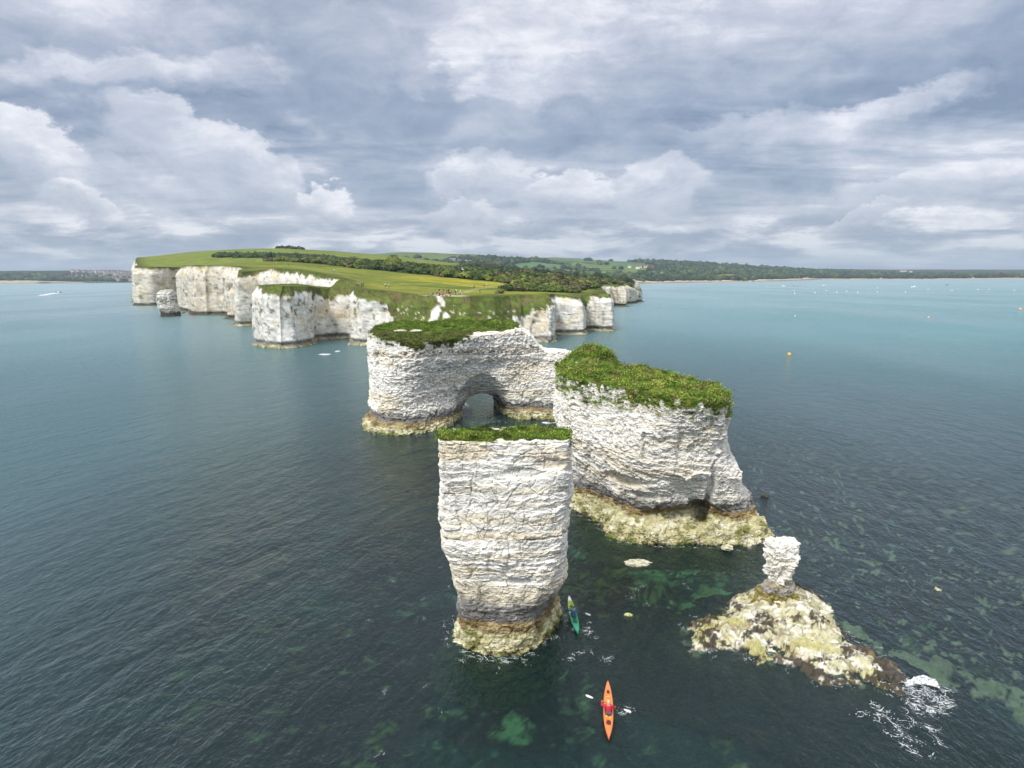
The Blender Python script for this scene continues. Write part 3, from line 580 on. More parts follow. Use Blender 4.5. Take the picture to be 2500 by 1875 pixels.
pale = mixc(pale, (0.40, 0.38, 0.14), 0.8 * sstep(fbm(g, 0.45, 4, 0.6, 13), 0.05, 0.4))
weed = sstep(fbm(g, (0.34, 0.34, 1), 4, 0.7, 14) + 0.6 * fbm(g, 2.2, 4, .75, 15) - 0.55 * ridge + 0.55 * sstep(g[:, 0] - 0.55 * (g[:, 1] - 40), 23.0, 27.5) + 0.30 * sstep(sdv, 1.2, 0.0), 0.10, 0.22)
pale = mixc(pale, (0.16, 0.20, 0.05), 0.6 * sstep(z, -0.02, -0.2))
pale = mixc(pale, (0.036, 0.028, 0.024), 0.93 * np.maximum(weed, sstep(z + 0.5 * fbm(g, 0.9, 4, .7, 16), 0.02, -0.18)))
pale = mixc(pale, (0.30, 0.22, 0.12), 0.5 * sstep(fbm(g, 0.8, 4, .7, 17), .12, .35) * (1 - ridge) * (z > 0))
pale = mixc(pale, (0.018, 0.022, 0.014), sstep(z, -0.35, -0.9))
me = mesh_np('rock_platform', g, Fq, pale); link('rock_platform', me, M_CHALK, pillar)
for root in (stack_a, stack_b, stack_c, pillar):
    for ch in [o for o in bpy.data.objects if o.parent == root]: ch.matrix_parent_inverse = inv(root)
# ------------------------------------------------------------------ sea, sea bed, foam
def sea_material():
    m_ = bpy.data.materials.new('sea_water'); m_.use_nodes = True; N = NT(m_.node_tree); N.n.clear()
    pos = N.new('ShaderNodeNewGeometry').outputs['Position']
    s = N.new('ShaderNodeSeparateXYZ'); N.l.new(pos, s.inputs[0])
    dist = N.math('SQRT', N.math('ADD', N.math('MULTIPLY', s.outputs[0], s.outputs[0]), N.math('MULTIPLY', s.outputs[1], s.outputs[1])))
    def train(ang, sx, sy, detail=3, rough=0.5, d=0.0):
        r = N.new('ShaderNodeVectorRotate', rotation_type='Z_AXIS'); N.l.new(pos, r.inputs['Vector']); r.inputs['Angle'].default_value = math.radians(ang)
        return N.noise(N.vmath('MULTIPLY', r.outputs[0], (sx, sy, 0)), 1.0, detail, rough, d)
    w1 = train(16, 0.50, 0.17, 4, 0.6, 0.5); w2 = train(-14, 0.85, 0.34, 4, 0.6, 0.4); w3 = train(10, 2.6, 1.5, 5, 0.65, 0.3); w4 = train(30, 0.16, 0.05, 3, .6); w5 = train(-35, 0.30, 0.11, 4, .65)
    h = N.math('ADD', N.math('MULTIPLY', w1, 0.52), N.math('MULTIPLY', w2, 0.30))
    h = N.math('ADD', h, N.math('MULTIPLY', w3, 0.17)); h = N.math('ADD', h, N.math('MULTIPLY', w4, 0.6)); h = N.math('ADD', h, N.math('MULTIPLY', w5, N.mr(dist, 80, 300, 0.1, 0.9)))
    bn = N.new('ShaderNodeBump'); bn.inputs['Distance'].default_value = 1.0; bn.inputs['Strength'].default_value = 1.0
    gust = N.noise(N.vmath('MULTIPLY', pos, (0.012, 0.004, 0)), 1.0, 4, 0.6)
    amp = N.math('MULTIPLY', N.mr(dist, 60, 900, 1.1, 1.15), N.mr(gust, 0.35, 0.65, 0.65, 1.1))
    # calm water in the lee of the stacks
    calm = N.vmath('LENGTH', N.vmath('MULTIPLY', N.vmath('SUBTRACT', pos, (4, 45, 0)), (1, 0.8, 0)))
    amp = N.math('MULTIPLY', amp, N.mr(calm, 4, 26, 0.6, 1.0))
    N.l.new(N.math('MULTIPLY', h, amp), bn.inputs['Height'])
    fr = N.new('ShaderNodeFresnel'); fr.inputs['IOR'].default_value = 1.333; N.l.new(bn.outputs[0], fr.inputs['Normal'])
    gl = N.new('ShaderNodeBsdfGlossy'); N.l.new(bn.outputs[0], gl.inputs['Normal']); N.put(gl.inputs['Roughness'], N.mr(dist, 60, 700, 0.10, 0.30))
    gl.inputs['Color'].default_value = (0.90, 0.97, 0.99, 1)
    # colour of the water column: dark over weed and deep water, milky turquoise over the far sand
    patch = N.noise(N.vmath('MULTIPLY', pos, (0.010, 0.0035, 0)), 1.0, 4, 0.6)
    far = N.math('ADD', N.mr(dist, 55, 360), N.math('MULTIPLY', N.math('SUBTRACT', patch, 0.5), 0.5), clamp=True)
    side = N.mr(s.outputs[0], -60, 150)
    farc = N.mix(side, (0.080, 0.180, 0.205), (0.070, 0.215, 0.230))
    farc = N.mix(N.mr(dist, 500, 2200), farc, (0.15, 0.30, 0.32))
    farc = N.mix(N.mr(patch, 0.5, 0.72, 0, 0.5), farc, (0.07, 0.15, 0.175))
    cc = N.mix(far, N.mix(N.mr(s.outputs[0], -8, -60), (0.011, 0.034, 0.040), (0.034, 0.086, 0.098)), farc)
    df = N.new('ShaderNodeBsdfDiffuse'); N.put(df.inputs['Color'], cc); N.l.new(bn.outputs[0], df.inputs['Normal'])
    tr = N.new('ShaderNodeBsdfTransparent'); tr.inputs['Color'].default_value = (0.62, 0.80, 0.74, 1)
    cl = N.vmath('LENGTH', N.vmath('MULTIPLY', N.vmath('SUBTRACT', pos, (12, 55, 0)), (0.85, 0.75, 0)))
    clear = N.mr(cl, 20, 72, 0.66, 0.0)
    m1 = N.new('ShaderNodeMixShader'); N.l.new(clear, m1.inputs[0]); N.l.new(df.outputs[0], m1.inputs[1]); N.l.new(tr.outputs[0], m1.inputs[2])
    m2 = N.new('ShaderNodeMixShader'); N.put(m2.inputs[0], N.math('MULTIPLY', fr.outputs[0], 0.92)); N.l.new(m1.outputs[0], m2.inputs[1]); N.l.new(gl.outputs[0], m2.inputs[2])
    o = N.new('ShaderNodeOutputMaterial'); N.l.new(m2.outputs[0], o.inputs[0])
    return m_
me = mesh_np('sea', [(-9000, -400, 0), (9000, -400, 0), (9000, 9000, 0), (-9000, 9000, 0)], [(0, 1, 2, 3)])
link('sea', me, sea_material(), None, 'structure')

xs = np.concatenate([np.arange(-110, -14, 1.0), np.arange(-14, 44, 0.22), np.arange(44, 130, 1.0)])
ys = np.concatenate([np.arange(22, 72, 0.22), np.arange(72, 190, 0.8)])
gx, gy = np.meshgrid(xs, ys); g = p3(gx.ravel(), gy.ravel())
x, y = g[:, 0], g[:, 1]
z = -2.9 + 0.9 * fbm(g, 0.11, 4, 0.6, 201) + 0.45 * fbm(g, 0.6, 4, 0.6, 202)
shelf = np.exp(-(((x - 16) / 14) ** 2 + ((y - 56) / 13) ** 2))
tail = sstep(np.abs((x - 20) * 0.55 + (y - 47) * 0.83 + 1.5 * vnoise(g, 0.2, 5)), 4.5, 0.5) * sstep(x, 18, 24) * sstep(x, 48, 36)
z += 1.3 * shelf + 1.2 * tail
big = fbm(g, 0.42, 3, 0.6, 203); z += 0.7 * sstep(big, 0.3, 0.55) * (0.4 + shelf + tail)
z = np.minimum(z, -0.35 + 0.3 * tail); g[:, 2] = z
dk = np.tile([0.013, 0.016, 0.012], (len(g), 1)); dk = mixc(dk, (0.040, 0.024, 0.016), sstep(fbm(g, 0.35, 4, .6, 204), -0.05, 0.35) * 0.9)
dk = mixc(dk, (0.020, 0.05, 0.045), sstep(fbm(g, 0.14, 3, .6, 205), 0.05, 0.4))
near = np.exp(-(((x - 8) / 22) ** 2 + ((y - 52) / 26) ** 2))
k = sstep(fbm(g, 0.6, 5, 0.72, 206) + 0.30 * fbm(g, 2.2, 3, .7, 216) + 0.16 * near + 0.20 * shelf, 0.30, 0.66)
dk = mixc(dk, mixc(np.tile([0.22, 0.33, 0.07], (len(g), 1)), (0.20, 0.40, 0.22), sstep(vnoise(g, 0.12, 207), -0.2, 0.4)), 0.8 * k)
for (px_, py_, r_) in [(850, 1065, 5.5), (1250, 1720, 1.2), (2270, 1720, 2.5), (1790, 1450, 2.6), (1740, 1460, 2.2), (2030, 1500, 2.2), (1690, 1360, 3.0), (1600, 1380, 3), (1420, 1280, 1.3), (990, 1850, 1.6), (650, 1860, 1.5), (1360, 1590, 0.8), (1250, 1700, 0.9)]:
    c_ = P(px_, py_, -1); q = np.hypot(x - c_[0], (y - c_[1])) / r_ + 1.3 * fbm(g, 1.0, 5, 0.72, 208)
    dk = mixc(dk, (0.24, 0.50, 0.22) if px_ not in (850,) else (0.12, 0.50, 0.42), 0.8 * sstep(q, 0.95, 0.3))
pal = sstep(fbm(g, (1.3, 1.0, 1), 4, 0.65, 209) + 0.75 * tail * (0.35 + vnoise(g, 0.35, 211)) + 0.13 * sstep(x, 18, 24) + .12 * vnoise(g, .12, 212), 0.38, 0.50)
dk = mixc(dk, (0.62, 0.60, 0.36), 0.85 * pal * sstep(x, 9, 14))
ny, nx = gx.shape; idx = np.arange(nx * ny).reshape(ny, nx)
Fq = np.stack([idx[:-1, :-1], idx[:-1, 1:], idx[1:, 1:], idx[1:, :-1]], -1).reshape(-1, 4)
link('sea_bed', mesh_np('sea_bed', g, Fq, dk, True), M_BED, None, 'structure')
me = mesh_np('deep_bed', [(-9000, -400, -6), (9000, -400, -6), (9000, 9000, -6), (-9000, 9000, -6)], [(0, 1, 2, 3)], np.tile([0.012, 0.02, 0.018], (4, 1)))
link('deep_sea_bed', me, M_BED, None, 'structure')

M_FOAM = plain('foam', (0.80, 0.84, 0.85), 0.8, 0.3, var=0.1)
_n = NT(M_FOAM.node_tree); _t = _n.new('ShaderNodeBsdfTransparent'); _m = _n.new('ShaderNodeMixShader'); _b = _n.n['Principled BSDF']; _o = _n.n['Material Output']      # froth is a film of bubbles with holes
_n.put(_m.inputs[0], _n.mr(_n.noise(_n.new('ShaderNodeTexCoord').outputs['Object'], 7.0, 4, 0.7), 0.38, 0.58, 0.25, 0.95)); _n.l.new(_t.outputs[0], _m.inputs[1]); _n.l.new(_b.outputs[0], _m.inputs[2]); _n.l.new(_m.outputs[0], _o.inputs[0])
def foam(name, poly_px, step, thresh, scale, seed, label, lift=0.03, streak=0.0, stretch=(1, 1), core=0.6, ang=0):
    poly = np.array([P(a, b)[:2] for a, b in poly_px]); lo, hi = poly.min(0), poly.max(0)
    gx, gy = np.meshgrid(np.arange(lo[0], hi[0], step), np.arange(lo[1], hi[1], step)); g = p3(gx.ravel(), gy.ravel())
    sd_ = poly_sd(g, poly); ca, sa = math.cos(ang), math.sin(ang)
    q = np.stack([(g[:, 0] * ca + g[:, 1] * sa) * stretch[0], (-g[:, 0] * sa + g[:, 1] * ca) * stretch[1], g[:, 2]], -1)
    q = q + 0.35 / scale * np.stack([vnoise(q, scale * 1.7, seed + 5), vnoise(q, scale * 1.7, seed + 6), q[:, 0] * 0], -1)
    r = 1 - np.abs(fbm(q, scale, 3, 0.6, seed)) * 9
    solid = sstep(sd_ / max(sd_.max(), 1e-6), 0.02, core) + 0.55 * fbm(q, scale * 1.6, 4, 0.7, seed + 3)
    gate = sstep(vnoise(q, scale * 0.8, seed + 12), -0.15, 0.35) * sstep(sd_, 0, sd_.max() * 0.4)
    v = np.where(streak > 0, r * (0.35 + 0.75 * gate) + 0.25 * fbm(q, scale * 6, 2, 0.6, seed + 14), solid) * (sd_ > 0)
    g[:, 2] = lift + lift * 1.5 * np.clip(v - thresh, 0, 1) + 0.02 * vnoise(g, 5, seed)
    ny, nx = gx.shape; idx = np.arange(nx * ny).reshape(ny, nx)
    Fq = np.stack([idx[:-1, :-1], idx[:-1, 1:], idx[1:, 1:], idx[1:, :-1]], -1).reshape(-1, 4)
    Fq = Fq[v[Fq].mean(1) > thresh]
    if not len(Fq): return
    used, invx = np.unique(Fq, return_inverse=True); me = mesh_np(name, g[used], invx.reshape(Fq.shape))
    tag(link(name, me, M_FOAM, None, 'stuff'), label, 'foam')
def foam_strings(poly_px, n, seed, ang, label, length=(0.5, 2.0), width=(0.02, 0.06), name='foam', curl=1.6, bubbles=7, follow=None):
    """thin broken strings of froth lying on the water, drawn out along the drift"""
    rng = np.random.default_rng(seed); V, F_ = [], []
    if follow is None:
        poly = np.array([P(a, b)[:2] for a, b in poly_px]); lo, hi = poly.min(0), poly.max(0); c_ = rng.uniform(lo, hi, (n * 8, 2)); c_ = c_[poly_sd(p3(c_[:, 0], c_[:, 1]), poly) > 0][:n]; heads = np.full(len(c_), ang) + rng.normal(0, .5, len(c_))
    else:
        R_ = ring(follow[0], 400); k = rng.integers(0, 400, n); t_ = np.roll(R_, -1, 0)[k] - R_[k]; heads = np.arctan2(t_[:, 1], t_[:, 0]); nn = np.stack([t_[:, 1], -t_[:, 0]], -1); nn /= np.linalg.norm(nn, axis=1, keepdims=True)
        if np.mean(np.sum((R_[k] - R_.mean(0)) * nn, 1)) < 0: nn = -nn
        c_ = R_[k] + nn * np.abs(rng.normal(follow[1], follow[2], (n, 1)))
    for q, h in zip(c_, heads):
        L = rng.uniform(*length) * 0.5; m_ = max(4, int(L / .12)); w0 = rng.uniform(*width) * 0.5; pts_ = [q.copy()]
        for i in range(m_): h += curl * .12 * vnoise(p3([pts_[-1][0]], [pts_[-1][1]]), 1.1, seed)[0] * 2.4 + rng.normal(0, .42); pts_.append(pts_[-1] + .12 * np.array([math.cos(h), math.sin(h)]))
        pts_ = np.array(pts_); t_ = np.gradient(pts_, axis=0); t_ /= np.linalg.norm(t_, axis=1, keepdims=True) + 1e-9; s_ = np.stack([-t_[:, 1], t_[:, 0]], -1)
        w = w0 * np.sin(np.linspace(0.15, 3.0, len(pts_)))[:, None] * rng.uniform(.3, 1.5, (len(pts_), 1)); o = len(V); z_ = 0.018 + .012 * rng.random()
        for a_, b_ in zip(pts_ - s_ * w, pts_ + s_ * w): V += [(a_[0], a_[1], z_), (b_[0], b_[1], z_ + .006)]
        F_ += [(o + 2 * i, o + 2 * i + 1, o + 2 * i + 3, o + 2 * i + 2) for i in range(len(pts_) - 1)]
        for _ in range(bubbles):
            c2 = pts_[rng.integers(0, len(pts_))] + rng.normal(0, .16, 2); r = rng.uniform(.008, .035); o = len(V); V += [(c2[0] + r * math.cos(j * 1.257), c2[1] + r * math.sin(j * 1.257), .03) for j in range(5)]; F_.append((o, o + 1, o + 2, o + 3, o + 4))
    tag(link(name, mesh_np(name, V, F_), M_FOAM, None, 'stuff'), label, 'foam')
foam('breaking_foam', [(2206, 1674), (2225, 1661), (2255, 1656), (2287, 1668), (2298, 1688), (2270, 1680), (2235, 1676), (2212, 1684)], 0.04, 0.42, 2.6, 1, 'bright white breaking wave at the low end of the pillar reef', 0.14, core=0.22)
foam_strings([(2195, 1662), (2300, 1672), (2320, 1720), (2280, 1750), (2215, 1715)], 82, 21, -0.9, 'lacy wash spreading below the breaking wave', (0.4, 1.5), (.015, .05))
foam_strings([(2130, 1605), (2150, 1606), (2200, 1670), (2240, 1720), (2300, 1800), (2290, 1825), (2220, 1760), (2170, 1700), (2110, 1650)], 43, 22, -0.9, 'thin white foam strings washing off the pillar reef', (0.6, 2.5), (.012, .04))
foam_strings([(2080, 1700), (2130, 1712), (2200, 1765), (2270, 1850), (2220, 1850), (2150, 1780), (2090, 1740)], 34, 23, -0.8, 'loose foam lace on dark water below the reef', (0.5, 1.8), (.015, .05))
foam_strings([(1405, 1520), (1430, 1512), (1450, 1540), (1448, 1560), (1420, 1556), (1408, 1545)], 11, 24, -0.6, 'swirl of foam behind the green kayak', (0.3, 1.2), (.02, .06), curl=3)
foam_strings([(1378, 1596), (1415, 1592), (1418, 1612), (1385, 1614)], 5, 25, 0.1, 'small broken foam patch between the kayaks, left one', (0.3, .9), (.02, .05), curl=3)
foam_strings([(1435, 1580), (1470, 1588), (1500, 1606), (1490, 1616), (1445, 1600)], 6, 26, -0.5, 'broken foam line between the kayaks, right one', (0.3, 1.0), (.015, .04))
foam_strings([(1505, 1730), (1525, 1722), (1524, 1748), (1508, 1745)], 5, 27, -0.5, 'paddle splash beside the orange kayak', (0.2, .6), (.015, .04))
foam_strings([(1535, 1435), (1575, 1432), (1585, 1478), (1545, 1474)], 8, 28, 1.2, 'faint foam rings right of the green kayak', (0.3, 1.1), (.012, .03), curl=4)
foam_strings([(1640, 1370), (1700, 1380), (1690, 1470), (1640, 1450)], 6, 29, 1.2, 'faint foam rings left of the small pillar', (0.3, 1.1), (.012, .03), curl=4)
foam_strings(None, 76, 30, 0, 'thin wash line round the foot of the slender stack', (0.3, 1.2), (.012, .035), follow=(A_pl[1][1], 0.25, 0.45))
foam_strings(None, 76, 31, 0, 'thin wash line round the foot of the broad stack', (0.3, 1.3), (.015, .04), follow=(B_sea, 0.2, 0.5))
foam_strings(None, 67, 32, 0, 'thin wash line round the foot of the arch stack', (0.5, 2.0), (.03, .07), follow=(C_sea, 0.2, 0.5))
foam_strings(None, 58, 33, 0, 'thin wash line round the edge of the pillar reef', (0.3, 1.2), (.012, .035), follow=(reef_poly, 0.1, 0.4))
foam_strings([(900, 1340), (1110, 1250), (1110, 1875), (900, 1875)], 13, 34, 1.4, 'stray flecks of froth on dark water left of the slender stack', (0.15, .5), (.008, .02))
foam('foam', [(774, 866), (785, 863.5), (808, 864), (808, 866.5), (790, 868)], 0.3, 0.35, 0.3, 9, 'white foam patch off the pale beach bay', 0.05, core=0.3)
foam('foam', [(815, 858), (828, 856), (832, 858), (820, 860)], 0.3, 0.35, 0.3, 10, 'smaller foam patch beside the yellow ledge', 0.05, core=0.3)
foam('boat_wake', [(96, 720.5), (120, 716.5), (146, 713.8), (150, 715.5), (132, 718.5), (115, 721.5), (88, 724)], 1.2, 0.46, 0.05, 11, 'long white wake trailing behind the speedboat', 0.2, core=0.35, stretch=(.4, 2.0))
foam('foam', [(1118, 985), (1136, 975), (1150, 990), (1160, 1010), (1140, 1018), (1118, 1016)], 0.12, 0.2, 0.5, 12, 'pale shallow wash seen under the sea arch', 0.02, core=0.9)
# ------------------------------------------------------------------ the headland and the country behind it
# toe x, toe y, top x, top y, top z, hanging turf depth, slope flag (1 = grassy slope), ledge width
COAST = [
 (-780, 1500, -775, 1505, 47, 3, 0, 2), (-520, 1000, -515, 1002, 45, 4, 0, 2), (-337, 645, -334, 648, 34.8, 4, 0, 1), (-324, 628, -322, 633, 34.0, 4, 0, 1), (-313, 631, -313, 636, 33.8, 3, 0, 1),
 (-310, 650, -307, 652, 33.6, 4, 0, 1), (-308, 668, -306, 672, 33.5, 4, 0, 2), (-294, 664, -292, 668, 33, 2, 0, 2), (-258, 560, -254, 562, 32.4, 2, 0, 1), (-212, 475, -210, 478, 31.8, 2, 0, 1),
 (-206.5, 467, -204, 470, 31.6, 2, 0, 1), (-197, 463, -196, 467, 31.5, 1, 0, 1), (-187.5, 467, -186, 470, 31.5, 1, 0, 1), (-176, 448, -173, 450, 31, 1.5, 0, 2), (-168, 420, -165, 423, 30.4, 1, 0, 2), (-160.5, 419, -158, 423, 30, 1, 0, 2),
 (-152, 402, -149, 404, 29, 1, 0, 1), (-139, 361, -136, 362, 27, 3, 0, 1.5), (-136, 357, -134, 360, 26.8, 4, 0, 1.5), (-131, 362, -129, 366, 27.4, 3, 0, 1), (-122, 362, -121, 366, 28.5, 2, 0, 1), (-105, 343, -105, 348, 28.0, 3, 0, 1), (-88, 323, -88, 328, 25.9, 3, 0, 1),
 (-76, 308, -75, 313, 24.1, 1.5, 0, 1), (-66.5, 297, -65, 302, 22.2, 1.0, 0, 1), (-72, 289, -70, 286, 21.9, 1.5, 0, 1), (-84, 280, -83, 277, 21.7, 1.5, 0, 1), (-92, 271, -90, 269, 21.5, 1.5, 0, 1),
 (-94.3, 261, -92, 261, 21.4, 0.8, 0, 1.3), (-90, 253.5, -88, 255.5, 21.3, 1.2, 0, 1.3), (-84, 247, -83, 249.5, 21.2, 3.2, 0, 1.3), (-78.7, 243, -78, 246, 21.0, 4.0, 0, 1.3), (-75.3, 245.7, -76.5, 248, 20.9, 3.5, 0, 1.3), (-73.5, 253, -75, 255, 20.6, 2.4, 0, 1.3), (-72.0, 260.6, -73, 263, 20.4, 2.6, 0, 1.3),
 (-75, 270, -75, 274, 20.2, 3.5, 0, 0.6), (-71.5, 281, -71, 284, 20.1, 4.2, 0, .4), (-63.5, 280, -63, 283, 19.9, 3.0, 0, 0.4), (-59.5, 268, -58.5, 270, 19.7, 2.0, 0, 1), (-58.4, 258.3, -57, 260, 19.6, 1.2, 0, 1.6), (-54, 254.5, -54, 257.5, 19.4, 3.0, 0, 2.2), (-50.7, 253.3, -50.5, 257, 19.2, 4.2, 0, 2.4),
 (-44.5, 252, -45, 259, 18.9, 4, 0.15, 2), (-39.5, 246, -41, 258, 18.5, 18, 1, 1), (-31, 239, -32, 251, 17.6, 18, 1, 1), (-24.5, 236.5, -25, 247, 17.3, 18, 1, 1), (-21.5, 237, -22, 248.5, 17.2, 18, 1, 1), (-14, 233, -15, 246, 17.1, 18, 1, 1), (-5, 237, -6, 253, 17.0, 16, 1, 1), (1, 247, -1, 266, 16.8, 10, .8, 1),
 (5, 258, 4.5, 273, 16.6, 7.0, .45, 1), (10.5, 262.5, 10, 275, 16.5, 5.5, .2, 1), (14.5, 259.3, 14, 266, 14.2, 1.2, 0, 1), (16.0, 265, 14.5, 275, 16.0, 2, 0, 1), (16.6, 282, 15.5, 288, 16.6, 2, 0, 1), (17.2, 294.5, 17.5, 298, 16.7, 1.2, 0, 1.4),
 (23, 294, 23, 298, 16.0, 1.4, 0, 1.6), (29.6, 295, 28.7, 298, 14.9, 0.6, 0, 1.8), (30.8, 303, 30, 306, 15.3, 3, 0, 1), (32.0, 321, 31.5, 326, 15.9, 9, 0, 1), (35, 318.5, 35, 322, 16.0, 1.4, 0, 1.2), (40, 313, 40, 316.5, 16.0, 1.2, 0, 1.5), (43.8, 312, 42.8, 315, 15.9, 1.6, 0, 1.2), (45.8, 322, 44, 324, 15.9, 1.6, 0, 1),
 (47, 345, 45.5, 346, 16, 3, 0, 1), (53, 410, 51, 411, 16.3, 3, 0, 1), (63, 490, 61, 491, 16.8, 2, 0, 1), (72, 560, 71, 565, 17, 2, 0, 1), (78, 561, 77.5, 566, 16.9, 2, 0, 1.5), (81, 572, 80, 576, 16.8, 4, 0, 1), (86, 560, 86, 565, 16.6, 1.5, 0, 1.5), (90.5, 560, 89.5, 566, 16.4, 2, 0, 1.5), (93, 585, 90.5, 589, 16.2, 3, 0, 1), (98, 612, 97, 616, 16.0, 2, 0, 1), (101, 616, 100, 620, 15.8, 1.5, 0, 1.2),
 (107, 628, 105, 632, 15, 3, 0, 1), (112, 655, 110, 658, 14, 4, 0, 1), (117.9, 663, 114, 668, 12.5, 5, 0, 1), (119, 680, 113, 684, 11.0, 4, .3, 1), (128, 740, 120, 742, 10.5, 5, .5, 1), (150, 865, 142, 868, 9, 3, .3, 1), (230, 1300, 222, 1302, 9, 2, .3, 1), (300, 1750, 290, 1752, 7, 1, 0, 1), (362, 2095, 350, 2102, 9, 0.5, 0, 1),
 (430, 2190, 424, 2205, 4, 0.5, 0, 1), (604, 2367, 596, 2382, 3, .5, 0, 1), (866, 2545, 855, 2562, 3.5, .5, 0, 1), (1000, 2700, 985, 2712, 8, .5, 0, 1), (1449, 3400, 1432, 3418, 4, .5, 0, 1), (2000, 3330, 1998, 3350, 4, .5, 0, 1), (2400, 3290, 2400, 3312, 4, .5, 0, 1), (5200, 3600, 5200, 3620, 5, .5, 0, 1)]
# the land's far limit, beyond every ridge, and the south bay's shore
FARPOLY = [(7000, 4200), (7000, 8200), (-7500, 8200), (-7500, 3900)]
BAY = [(-5200, 3000, -5200, 3020, 10, 1, 0, 1), (-2700, 3260, -2704, 3280, 12, 1, 0, 1), (-2366, 3350, -2366, 3370, 14, 2, 0, 1), (-2180, 3400, -2183, 3420, 12, 2, 0, 1), (-2050, 3560, -2060, 3580, 5, 1, 0, 1), (-1955, 3757, -1960, 3780, 4, 1, 0, 1), (-1800, 3800, -1800, 3820, 4, 1, 0, 1), (-1300, 3500, -1296, 3520, 4, 1, 0, 1), (-900, 2300, -893, 2310, 20, 1, 0, 1), (-830, 1700, -824, 1706, 44, 1, 0, 1)]
LINE = np.array(BAY + COAST, float)

# height control points: seen along (px, py) at distance y
HC = [(347, 632, 1000), (420, 620, 1050), (500, 612, 1100), (600, 607.5, 1150), (700, 607, 1180), (800, 612, 1250), (920, 620, 1350), (1000, 629, 1350), (600, 622, 900), (420, 630, 850), (500, 630, 760), (700, 628, 800), (800, 634, 720), (600, 638, 600), (680, 641, 540),
      (706, 646, 500), (760, 652, 470), (800, 662, 400), (900, 664, 450), (870, 682, 340), (900, 695, 310), (1000, 690, 340), (1000, 712, 280), (1057, 722.5, 252), (1110, 718, 262), (1140, 701, 350), (1180, 694, 380), (1060, 690, 345), (880, 657, 520), (1000, 670, 440), (1100, 681, 410), (1222, 690, 400), (1230, 712, 300), (1300, 709, 330),
      (1340, 716, 300), (1400, 705, 370), (1000, 656, 620), (1150, 670, 560), (1300, 682, 520), (1400, 687, 560), (1480, 697, 600), (1500, 692, 700), (1540, 702, 720), (1100, 663, 800), (1300, 676, 850), (1450, 683, 900), (1150, 660, 1100), (1300, 672, 1300), (1450, 677, 1400), (1540, 684, 1500),
      (1000, 640, 1800), (1130, 646, 1700), (1250, 655, 1800), (1400, 665, 2000), (1530, 672, 2100), (1190, 640, 2500), (1300, 648, 2600), (1400, 652, 2800), (1550, 655, 2700), (1650, 662, 2700),
      (912, 620, 3000), (968, 617, 3000), (1060, 618, 3100), (1173, 621, 3200), (1230, 626, 3300), (1277, 631, 3600), (1300, 629, 4600), (1352, 627, 4700), (1407, 631, 4700), (1470, 638, 4500), (1560, 642, 3500), (1600, 644, 3500), (1680, 647, 3600), (1800, 652, 4000), (1951, 657, 4600), (2060, 659, 4900), (2300, 660, 5400), (2500, 659, 5600), (2700, 658, 5600),
      (1800, 672, 3100), (1900, 674, 3300), (2000, 672, 3900), (2200, 672, 4200), (2500, 671, 4200), (-300, 668, 4300), (0, 668, 4100), (86, 663.5, 4200), (147, 662.5, 4300), (215, 664, 4500), (330, 664, 4700), (60, 676, 3800), (200, 680, 4000), (300, 684, 4050), (330, 675, 4300), (450, 664, 4800), (700, 640, 3500), (500, 650, 3000)]
ctrl = [D(a, b, c_) for a, b, c_ in HC] + [(l[2], l[3], l[4]) for l in LINE] + [(-7000, 7500, 60), (0, 7500, 60), (7000, 7500, 50), (7000, 5000, 20), (-5000, 6000, 90), (-20, 300, 17.5), (-50, 300, 19.5), (10, 300, 16.8), (-150, 460, 30.5)]
ctrl = np.array(ctrl)
def _rbf_fit(c_):
    X = np.c_[c_[:, :2]]; A = np.sqrt(((X[:, None] - X[None]) ** 2).sum(-1) + 4.0); n_ = len(X)
    M_ = np.zeros((n_ + 1, n_ + 1)); M_[:n_, :n_] = -A; M_[:n_, n_] = 1; M_[n_, :n_] = 1
    return X, np.linalg.solve(M_ + np.diag([1e-3] * n_ + [0]), np.r_[c_[:, 2], 0])
_RX, _RW = _rbf_fit(ctrl)
def ground_z(x, y):
    x, y = np.atleast_1d(x).astype(float), np.atleast_1d(y).astype(float); out = np.empty(len(x))
    for s_ in range(0, len(x), 20000):
        e = slice(s_, s_ + 20000); R_ = np.sqrt((x[e, None] - _RX[:, 0]) ** 2 + (y[e, None] - _RX[:, 1]) ** 2 + 4.0); out[e] = -R_ @ _RW[:-1] + _RW[-1]
    g_ = p3(x, y); d = np.hypot(x, y)
    out += 0.35 * fbm(g_, 0.05, 3, 0.5, 300) * sstep(d, 200, 300) + sstep(d, 700, 2500) * 5.0 * fbm(g_, 0.004, 4, 0.5, 301)
    return out
def gz(x, y): return float(ground_z([x], [y])[0])

# resample the coast
def resample(L):
    out = []
    for a, b in zip(L[:-1], L[1:]):
        d = np.hypot(*(b[:2] - a[:2])); dm = np.hypot(*(0.5 * (a[:2] + b[:2]))); st = max(0.55, dm * 0.0026)
        if abs(0.5 * (a[0] + b[0])) > 0.9 * abs(0.5 * (a[1] + b[1])): st *= 4
        n_ = max(1, int(round(d / st)))
        for k in range(n_): out.append(a * (1 - k / n_) + b * (k / n_))
    out.append(L[-1]); return np.array(out)
RL = resample(LINE)
